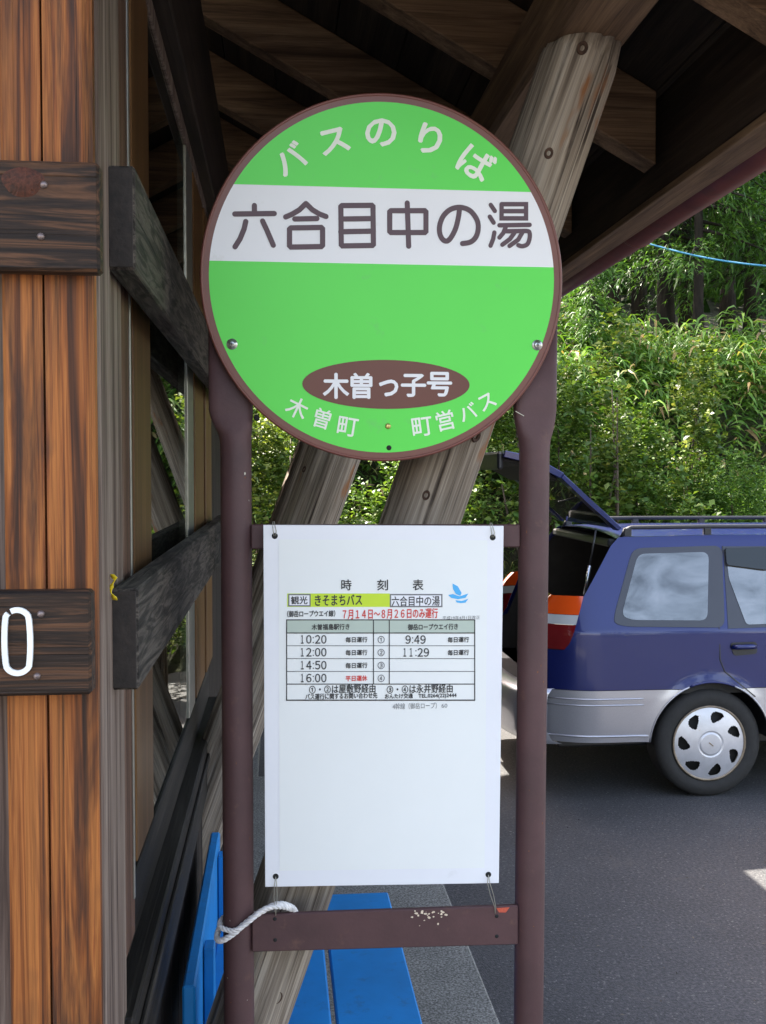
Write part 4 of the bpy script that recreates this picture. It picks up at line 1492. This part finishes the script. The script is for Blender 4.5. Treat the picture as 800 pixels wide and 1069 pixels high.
for near in (True, False):
    sd = sides[near]
    side_patch('quarter_window_surround', round_poly(surround, .05), .004, M['car_trim'], sd, near)
    side_patch('quarter_window', round_poly(glassq, .045), .0065, M['pale_pane'], sd, near)
    # rear door
    x_b = cp(752, 690, CY)[0]
    dp = [(cp(760, 571, yw)[0] + .004, cp(760, 571, yw)[1]), (x_b + .035 + 1.0, 1.40), (x_b + 1.10, .95), (x_b + 1.10, SPLIT + .01), (WHX + AR + .02, SPLIT + .01), cp(788, 727, CY), cp(770, 712, CY), cp(757, 701, CY), cp(752.5, 689, CY), cp(752.5, 655, CY)]
    line = [dp[k] for k in (0, 9, 8, 7, 6, 5)]
    for a_, b_ in zip(line[:-1], line[1:]):
        a_, b_ = Vector(a_), Vector(b_)
        n_ = Vector((-(b_ - a_).y, (b_ - a_).x)).normalized() * .003
        side_patch('door_gap', [tuple(a_ + n_), tuple(b_ + n_), tuple(b_ - n_), tuple(a_ - n_)], .0035 if near else .003, M['car_black'], sd, near, .003)
    ds = [(dp[0][0] + .002, dp[0][1] - .002), (x_b + 1.0, 1.385), (x_b + 1.07, .965), cp(754, 654, yw)]
    dsr = side_patch('door_window_surround', ds, .003, M['car_trim'], sd, near)
    dg = [cp(763, 577, yw), (x_b + .96, 1.36), (x_b + 1.02, .98), cp(773, 650, yw), cp(762, 604, yw)]
    side_patch('door_window', round_poly(dg, .02), .0065, M['pale_pane'], sd, near)
    vis = [cp(762, 573, yw), (x_b + .98, 1.395), (x_b + .985, 1.31), cp(800, 595, yw), cp(761, 590, yw)]
    side_patch('window_visor', round_poly(vis, .015), .022, M['lamp_clear'] if False else M['car_glass'], sd, near, .012)
    # front door
    fx = x_b + 1.12
    side_patch('door_window', round_poly([(fx, 1.37), (fx + .42, 1.36), (fx + .88, 1.0), (fx - .0, .98)], .03), .006, M['pale_pane'], sd, near)
    side_patch('door_gap', [(fx - .012, .57), (fx - .006, .57), (fx - .012, 1.40), (fx - .018, 1.40)], .003, M['car_black'], sd, near, .002)
    side_patch('door_gap', [(fx + .97, .57), (fx + .976, .57), (fx + .976, .97), (fx + .97, .97)], .003, M['car_black'], sd, near, .002)
    for hx in (cp(763, 678, CY)[0], cp(763, 678, CY)[0] + 1.12):
        hz = cp(763, 677.5, CY)[1]
        hn = side_patch('door_handle', round_poly([(hx, hz + .034), (hx + .155, hz + .036), (hx + .155, hz - .030), (hx + .02, hz - .040)], .02), .005, M['car_black'], sd, near)
        yy = CY + float(inset(hx, hz))
        s1 = -1 if near else 1
        yb_ = yy if near else CY + CW - float(inset(hx, hz))
        V, Fc = tube_geo([(hx + .012, yb_ + s1 * .006, hz + .008), (hx + .03, yb_ + s1 * .026, hz + .012), (hx + .12, yb_ + s1 * .026, hz + .013), (hx + .145, yb_ + s1 * .006, hz + .010)], [.012, .014, .014, .012], 8)
        mesh_obj('grip', V, Fc, M['car_blue'], hn, True)
# wheel arch lips and wells
for wx in (WHX, WHX2):
    for near in (True, False):
        a0 = math.asin((ZB - WHZ) / AR)
        pts, pr = [], []
        for k in range(33):
            a = a0 + (math.pi - 2 * a0) * k / 32
            X, Z = wx + AR * math.cos(a), WHZ + AR * math.sin(a)
            i_ = float(inset(X, Z))
            pts.append((X, (CY + i_ + .002) if near else (CY + CW - i_ - .002), Z))
        lo = [p for p in pts]
        cut = [k for k in range(33) if pts[k][2] > SPLIT]
        tube('arch_lip', pts[cut[0]:cut[-1] + 1], .006, M['car_blue'], car, 6)
        tube('arch_lip', pts[:cut[0] + 1], .0055, M['car_silver'], car, 6)
        tube('arch_lip', pts[cut[-1]:], .0055, M['car_silver'], car, 6)
        V, Fc = [], []
        for p in pts:
            V.append(p)
            V.append((p[0], p[1] + (.28 if near else -.28), p[2]))
        for k in range(32):
            Fc.append((2 * k, 2 * k + 1, 2 * k + 3, 2 * k + 2))
        mesh_obj('wheel_well', V, Fc, M['car_black'], car, True)
# grooves of the cladding
for z in (cp(600, 731, CY)[1], cp(600, 737.5, CY)[1]):
    P = [(x, z) for x in np.linspace(U0 + .0, WHX - AR - .06 + (.02 if z > .5 else 0), 14)]
    pts = [(x, CY + float(inset(x, z_)) - .001, z_) for x, z_ in P]
    tube('cladding_groove', pts, .0045, M['car_silver'], car, 6)
pts = [(x, CY + float(inset(x, ZB + .035)) - .002, ZB + .035) for x in np.linspace(U0 - .06, WHX - AR - .01, 12)]
tube('cladding_groove', pts, .006, M['car_silver'], car, 6)
# rear bumper: plan curve swept with a profile
plan = []
for k in range(21):
    s_ = k / 20 * 2 - 1
    plan.append((U0 - .12 - .10 * (1 - abs(s_) ** 3) , CY + CW / 2 + s_ * (CW / 2 - .085)))
plan = [(U0 + .02, CY + .075)] + plan + [(U0 + .02, CY + CW - .075)]
prof = [(.06, ZB - .015), (.0, ZB + .005), (-.03, ZB + .06), (-.035, ZB + .2), (-.02, SPLIT - .03), (.0, SPLIT - .001), (.10, SPLIT + .002)]
V, Fc = [], []
for x, y in plan:
    for dx, z in prof:
        V.append((x + dx, y, z))
m_ = len(prof)
for i in range(len(plan) - 1):
    for j in range(m_ - 1):
        Fc.append((i * m_ + j, (i + 1) * m_ + j, (i + 1) * m_ + j + 1, i * m_ + j + 1))
mesh_obj('rear_bumper', V, Fc, M['car_silver'], car, True)
box('loading_lip', U0 - .11, U0 + .15, CY + .13, CY + CW - .13, .562, .60, M['car_black'], car, .008)
box('plate_recess', U0 - .262, U0 - .248, CY + .60, CY + 1.1, .36, .50, M['car_black'], car, .004)
# tail lamps
for near in (True, False):
    wrapx = -.045 if near else .03
    def lamp_patch(name, zz0, zz1, mat, par=None):
        V, Fc = [], []
        for z in np.linspace(zz0, zz1, 5):
            xr_ = float(np.interp(z, [zp(680, 590), zp(672, 597), zp(626, 612), zp(622, 612)], [cp(590, 680)[0], cp(596, 674)[0], cp(612, 626)[0], cp(613, 622)[0]]))
            xl_ = U0 + wrapx + .085 * max(0, (z - zp(645)) / (zp(624) - zp(645))) ** 1.5
            for k in range(7):
                x = xr_ + (xl_ - xr_) * k / 6
                ins = float(inset(x, z)) - .004 + .02 * (k / 6) ** 2
                V.append((x, CY + ins if near else CY + CW - ins, z))
            for k in range(1, 4):
                V.append((xl_ + .015 * k / 3, (V[-1][1] + (.05 if near else -.012)), z))
        n_ = 10
        for i in range(4):
            for k in range(n_ - 1):
                Fc.append((i * n_ + k, i * n_ + k + 1, (i + 1) * n_ + k + 1, (i + 1) * n_ + k))
        return mesh_obj(name, V, Fc, mat, car, True)
    lamp_patch('tail_lamp_orange_lens', zp(643), zp(624), M['lamp_orange'])
    lamp_patch('tail_lamp_clear_lens', zp(653), zp(643.4), M['lamp_clear'])
    lamp_patch('tail_lamp_red_lens', zp(679), zp(653.4), M['lamp_red'])
# cargo space
ym0, ym1 = CY + .22, CY + CW - .22
box('cargo_floor', U0 + .02, U0 + 1.2, ym0 - .06, ym1 + .06, .56, .60, M['carpet'], car, .004)
box('seat_back', U0 + .95, U0 + 1.1, ym0, ym1, .60, 1.12, M['interior'], car, .03)
for k in range(3):
    yk = ym0 + .15 + k * .42
    box('headrest', U0 + .98, U0 + 1.07, yk, yk + .26, 1.13, 1.28, M['interior'], car, .03)
for near in (True, False):
    V, Fc = [], []
    for x in np.linspace(U0 + .01, U0 + 2.2, 24):
        for z in np.linspace(.58, max(.7, top(x) - .03), 8):
            ins = float(inset(x, z)) + .045
            V.append((x, CY + ins if near else CY + CW - ins, z))
    for i in range(23):
        for j in range(7):
            Fc.append((i * 8 + j, (i + 1) * 8 + j, (i + 1) * 8 + j + 1, i * 8 + j + 1))
    mesh_obj('side_trim', V, Fc, M['interior'], car, True)
box('underbody', U0 + .1, UF - .2, CY + .25, CY + CW - .25, .24, .30, M['car_black'], car, .01)
box('headliner', UR + .02, UR + 2.0, CY + .3, CY + CW - .3, 1.40, 1.415, M['interior'], car, 0)
box('rear_header', UR - .05, UR + .05, CY + .24, CY + CW - .24, 1.385, 1.43, M['car_black'], car, .01)
# luggage in the cargo bay
box('cargo_box', U0 + .10, U0 + .45, CY + .75, CY + 1.15, .60, .85, M['carpet'], car, .02)
# raised tailgate
gx = [UR + .0, UR - .17, UR - .335, UR - .50, UR - .66]
gz = [1.475, 1.625, 1.775, 1.865, 1.895]
def gate_strip(name, i0, i1, y0, y1, off, th, mat, par):
    poly = []
    up_, dn_ = [], []
    for i in range(i0, i1 + 1):
        a_ = Vector((gx[max(i - 1, 0)], gz[max(i - 1, 0)]))
        b_ = Vector((gx[min(i + 1, 4)], gz[min(i + 1, 4)]))
        t_ = (b_ - a_).normalized()
        n_ = Vector((t_.y, -t_.x))
        if n_.y < 0:
            n_ = -n_
        p = Vector((gx[i], gz[i]))
        up_.append(tuple(p + n_ * (off + th)))
        dn_.append(tuple(p + n_ * off))
    return prism(name, up_ + dn_[::-1], 'y', y0, y1, mat, par, .004)
gy0, gy1 = CY + .21, CY + CW - .21
gate = gate_strip('tailgate', 2, 4, gy0, gy1, 0, .038, M['car_blue'], car)
gate_strip('gate_frame', 0, 2, gy0, gy0 + .09, .004, .028, M['car_blue'], gate)
gate_strip('gate_frame', 0, 2, gy1 - .09, gy1, .004, .028, M['car_blue'], gate)
gate_strip('gate_window', 0, 2, gy0 + .091, gy1 - .091, .014, .010, M['car_glass'], gate)
gate_strip('gate_lining', 2, 4, gy0 + .05, gy1 - .05, -.02, .018, M['interior'], gate)
box('gate_garnish', gx[4] - .03, gx[4] + .005, gy0 + .03, gy1 - .03, gz[4] - .07, gz[4] + .03, M['car_black'], gate, .012)
for y_ in (gy0 + .03, gy1 - .03):
    a_, b_ = Vector((cp(624, 556, gy0)[0], y_, cp(624, 556, gy0)[1] + .02)), Vector((cp(612, 622, gy0)[0], y_, cp(612, 622, gy0)[1]))
    tube('gas_strut', [a_, a_.lerp(b_, .55)], .006, M['car_black'], car, 8)
    tube('gas_strut', [a_.lerp(b_, .552), b_], .010, M['chrome'], car, 8)
# roof rails
for near in (True, False):
    yv = CY + .235 if near else CY + CW - .235
    zr_, zq_ = cp(700, 550.5, CY + .235)[1], cp(700, 561, CY + .235)[1]
    xa_ = cp(650, 560, CY + .235)[0]
    rl_ = tube('roof_rail', [(xa_ - .005, yv, zq_), (xa_ + .015, yv, zr_ - .014), (xa_ + .05, yv, zr_), (xa_ + .5, yv, zr_ + .003), (xa_ + 1.9, yv, zr_), (xa_ + 2.0, yv, zq_)], .0125, M['car_black'], car, 8)
    for u_ in (.0, .47, .94, 1.41, 1.88):
        box('rail_foot', xa_ + u_ + .005, xa_ + u_ + .05, yv - .014, yv + .014, zq_ - .01, zr_ - .002, M['car_black'], rl_, .005)
    box('rail_base', xa_ - .02, xa_ + 2.02, yv - .016, yv + .016, zq_ - .02, zq_ + .004, M['car_black'], rl_, .004)
# wheels
def wheel(wx, near):
    s1 = 1 if near else -1
    yf = CY + .03 if near else CY + CW - .03
    w_ = bpy.data.objects.new('wheel', None)
    tyre = lathe_y('wheel', [(.20, .004 * s1), (.222, -.006 * s1), (.25, -.012 * s1), (.285, -.004 * s1), (.302, .015 * s1), (TYR, .04 * s1), (TYR, .15 * s1), (.30, .175 * s1), (.25, .185 * s1), (.20, .18 * s1)], wx, yf, TYR + .002, M['tyre'], car, 48)
    bpy.data.objects.remove(w_)
    lathe_y('rim', [(.207, -.004 * s1), (.213, -.009 * s1), (.205, -.013 * s1), (.196, -.002 * s1), (.19, .02 * s1), (.0, .03 * s1)], wx, yf, TYR + .002, M['rim_dirty'], tyre, 48)
    # hubcap with seven openings
    NA, NR = 210, 44
    R0 = .199
    V, Fc = [], []
    for j in range(NR + 1):
        r_ = R0 * j / NR
        for k in range(NA):
            a = 2 * math.pi * k / NA
            q = r_ / R0
            dome = -.028 * (1 - q ** 2) - .006 + (.004 if .30 < q < .36 else 0)
            V.append((wx + r_ * math.cos(a), yf + dome * s1, TYR + .002 + r_ * math.sin(a)))
    for j in range(NR):
        for k in range(NA):
            q = (j + .5) / NR
            a = (k + .5) / NA * 7
            fa = a - math.floor(a) - .5
            half = .24 * math.sqrt(max(0, 1 - ((q - .755) / .165) ** 2)) * (.75 + .5 * (q - .62) / .28)
            if abs(fa + .16 * (q - .75) * 4) < half:
                continue
            Fc.append((j * NA + k, j * NA + (k + 1) % NA, (j + 1) * NA + (k + 1) % NA, (j + 1) * NA + k))
    mesh_obj('hubcap', V, Fc, M['hub'], tyre, True)
    lathe_y('dark_backing', [(.0, .012 * s1), (.188, .012 * s1), (.188, .05 * s1)], wx, yf, TYR + .002, M['hole'], tyre, 32)  # black disc set behind the hubcap openings so they read dark
    if near:
        rr2 = ribbon('emblem', [(wx - .012, 0, TYR + .012), (wx + .012, 0, TYR - .008)], .006, yf - .0362, yf - .033, M['rim_dirty'], tyre)
for wx in (WHX, WHX2):
    wheel(wx, True)
    wheel(wx, False)
# front end (out of frame in the photograph, kept simple but complete)
V, Fc = [], []
for k in range(13):
    s_ = k / 12 * 2 - 1
    for z, dx in ((.22, -.05), (.30, .04), (.50, .06), (.60, .02), (.70, -.03)):
        V.append((UF + dx - .18 * abs(s_) ** 3, CY + CW / 2 + s_ * (CW / 2 - .23), z))
for i in range(12):
    for j in range(4):
        Fc.append((i * 5 + j, (i + 1) * 5 + j, (i + 1) * 5 + j + 1, i * 5 + j + 1))
mesh_obj('front_bumper', V, Fc, M['car_silver'], car, True)
for near in (True, False):
    y_ = CY + .30 if near else CY + CW - .62
    box('headlight', UF - .16, UF - .02, y_, y_ + .32, .60, .72, M['lamp_clear'], car, .03)
    ym_ = CY - .13 if near else CY + CW - .02
    box('door_mirror', UR + 2.30, UR + 2.40, ym_, ym_ + .17, 1.0, 1.13, M['car_blue'], car, .03)
# ------------------------------------------------------------------ PLANTS
scatter_blades('bamboo_grass', 52000, (-7, 13), (10.75, 14.2), (.13, .28), (.13, .2), M['sasa'], 'dense bamboo grass covering the bank behind the parked car', 'bamboo grass', (.02, .55), (-.35, .75), .5, None, .55)
scatter_blades('grass', 16000, (-8, 13), (9.55, 11.3), (.14, .34), (.05, .09), M['grass'], 'rough yellowish grass along the foot of the bank', 'grass', (.0, .16), (.2, 1.4), .45, None, .3)
scatter_blades('tall_bamboo_grass', 9000, (-6, 13), (11.5, 13.6), (.22, .40), (.07, .11), M['sasa'], 'long arching bamboo grass blades along the crest of the bank', 'bamboo grass', (.25, .75), (.1, 1.1), .7, None, .7)
SG = 'shrubs along the edge of the parking lot'
shrub('broad shrub with bright yellow-green leaf sprays rising left of the wagon roof', 3.35, 9.5, 1.0, .75, 2.25, M['leaf'], 700, .085, .55, SG)
shrub('dense dark green shrub directly behind the raised tailgate', 2.45, 9.7, .9, .7, 2.1, M['leaf'], 800, .075, .6, SG)
shrub('feathery green bush just above the wagon roof beside the quarter window', 4.3, 9.4, .95, .7, 1.95, M['leaf_fern'], 900, .07, .26, SG, True)
shrub('low feathery bush above the right part of the wagon roof', 5.35, 9.6, .7, .6, 1.45, M['leaf_fern'], 500, .07, .26, SG, True)
shrub('sunlit yellow-green shrub seen between the left post and the rear log', .0, 9.2, 1.0, .8, 2.5, M['leaf_light'], 800, .075, .55, SG)
shrub('leafy green shrub seen between the two log braces', 1.1, 9.3, .9, .7, 2.3, M['leaf'], 800, .075, .6, SG)
shrub('small dark shrub low behind the timetable board', .5, 8.6, .6, .5, 1.25, M['leaf'], 420, .07, .6, SG)
shrub('tall pale shrub behind the green disc at the hill foot', 1.7, 10.6, 1.0, .8, 2.4, M['leaf_light'], 560, .085, .55, SG)
shrub('green shrub at the far left behind the shelter corner', -1.6, 9.6, 1.1, .8, 2.5, M['leaf'], 700, .075, .6, SG)
shrub('broad green shrub past the right edge of the wagon', 7.2, 9.9, 1.0, .7, 1.7, M['leaf'], 500, .075, .6, SG)
shrub('upright spray of pale yellow-green leaves above the dense shrubs', 3.95, 9.9, .35, .3, 2.75, M['leaf_light'], 150, .095, .5, SG, False, None, .9)
shrub('pale leafy sapling close to the right post above the tailgate', 2.95, 9.3, .3, .3, 2.75, M['leaf_light'], 130, .095, .5, SG, False, None, .9)
TG = 'conifers standing above the bank'
for i, (px_, y_, h_, r_, mt, nb, low, tr_, lb) in enumerate((
        (697, 15.5, 11, 1.9, 'needle', 64, .16, .11, 'dark conifer whose trunk stands left of the paired trunks'),
        (717, 16.5, 12, 2.0, 'needle', 64, .15, .095, 'dark conifer whose trunk stands right beside its pair'),
        (786, 16.0, 11, 2.2, 'needle', 64, .14, .11, 'dark conifer at the right edge of the picture'),
        (640, 17.5, 12, 2.3, 'needle', 60, .20, .13, 'dark conifer half hidden by the gutter end'),
        (760, 19.5, 13, 2.6, 'needle', 66, .16, .13, 'broad dark conifer farther back behind the right trunks'),
        (668, 21, 13, 2.6, 'needle', 66, .14, .13, 'distant dark conifer seen between the gutter and the cord'),
        (835, 14.8, 8, 2.0, 'needle_light', 60, .16, .14, 'lighter green conifer reaching in from the right edge'),
        (730, 14.3, 7.5, 1.9, 'needle_light', 60, .22, .08, 'lighter green conifer with drooping boughs below the gutter'),
        (560, 18, 12, 2.4, 'needle', 60, .15, .13, 'dark conifer hidden behind the green disc'),
        (470, 17, 12, 2.4, 'needle', 60, .15, .13, 'dark conifer behind the middle of the green disc'),
        (240, 15.2, 11, 2.4, 'needle', 60, .24, .16, 'dark conifer hidden behind the shelter wall'),
        (618, 12.6, 2.3, .55, 'needle_light', 40, .12, .03, 'slim young conifer sapling in the bamboo grass by the gutter end'))):
    p_ = onY(px_, 320, y_)
    conifer(lb, p_.x, y_, h_, r_, M[mt], nb, low, TG if h_ > 3 else None, .15 if h_ > 3 else .08, tr_)
for lb, x_, y_, h_ in (('dark conifer across the lot, mirrored in the wagon side', 7.5, -13, 7), ('second conifer across the lot, mirrored in the wagon side', 11, -16, 8), ('dark conifer far across the lot behind the viewer', 14.5, -15, 7.5)):
    z_ = hill_h
    hill_h = lambda a, b: np.zeros_like(np.asarray(a, float))
    conifer(lb, x_, y_, h_, 2.2, M['needle'], 44, .12, None, .3, .15)
    hill_h = z_
# far wood that reads as one mass
n_ = 26000
fx_ = rng.uniform(-14, 34, n_)
fy_ = rng.uniform(22, 40, n_)
fz_ = hill_h(fx_, fy_) + rng.uniform(0, 1, n_) ** 1.5 * 5.0
az = rng.uniform(0, 6.28, n_)
D_ = unit(np.stack([np.cos(az), np.sin(az), rng.uniform(-.7, .3, n_)], 1))
L_ = rng.uniform(.4, .95, n_)
V_, Q_ = leaf_arrays(np.stack([fx_, fy_, fz_], 1), D_, L_, L_ * .4, .3)
fo = fast_mesh('far_wood', V_, Q_, M['needle'])
fo['kind'] = 'stuff'
tag(fo, 'dark distant wood on the slope behind the conifers', 'forest')
# cyan cord strung across the trees
a_, b_ = onY(672, 253, 13.6), onY(830, 280, 12.0)
pts = [a_.lerp(b_, k / 12) - Vector((0, 0, .06 * math.sin(math.pi * k / 12))) for k in range(13)]
pts = [pts[0] + Vector((-1.5, 1.8, .45))] + pts + [pts[-1] + Vector((2.2, -1.0, -.2))]
cd = tube('cord', pts, .0125, M['string'], None, 6)
tag(cd, 'thin cyan cord strung in front of the dark conifers', 'cord')

n_ = 420
gx_, gy_ = rng.uniform(.75, 3.2, n_), rng.uniform(2.2, 5.6, n_)
V_, Q_ = leaf_arrays(np.stack([gx_, gy_, np.full(n_, .004)], 1), unit(np.stack([rng.normal(0, 1, n_), rng.normal(0, 1, n_), np.full(n_, .08)], 1)), rng.uniform(.004, .022, n_), rng.uniform(.003, .007, n_), 0)
V_[:, 2] = np.maximum(V_[:, 2], .002)
M['litter'] = leafmat('leaf_litter', [(0, (.05, .045, .035)), (.6, (.11, .10, .085)), (.95, (.2, .17, .12)), (1, (.4, .37, .3))], .05, .9)
lt = fast_mesh('leaf_litter', V_, Q_, M['litter'])
lt['kind'] = 'stuff'
tag(lt, 'fine grit and leaf litter scattered on the shaded asphalt', 'litter')
for o in LOCAL:
    if '_local' in o:
        del o['_local']
if TEXT_FAILS:
    print('TEXT FAILS', TEXT_FAILS)
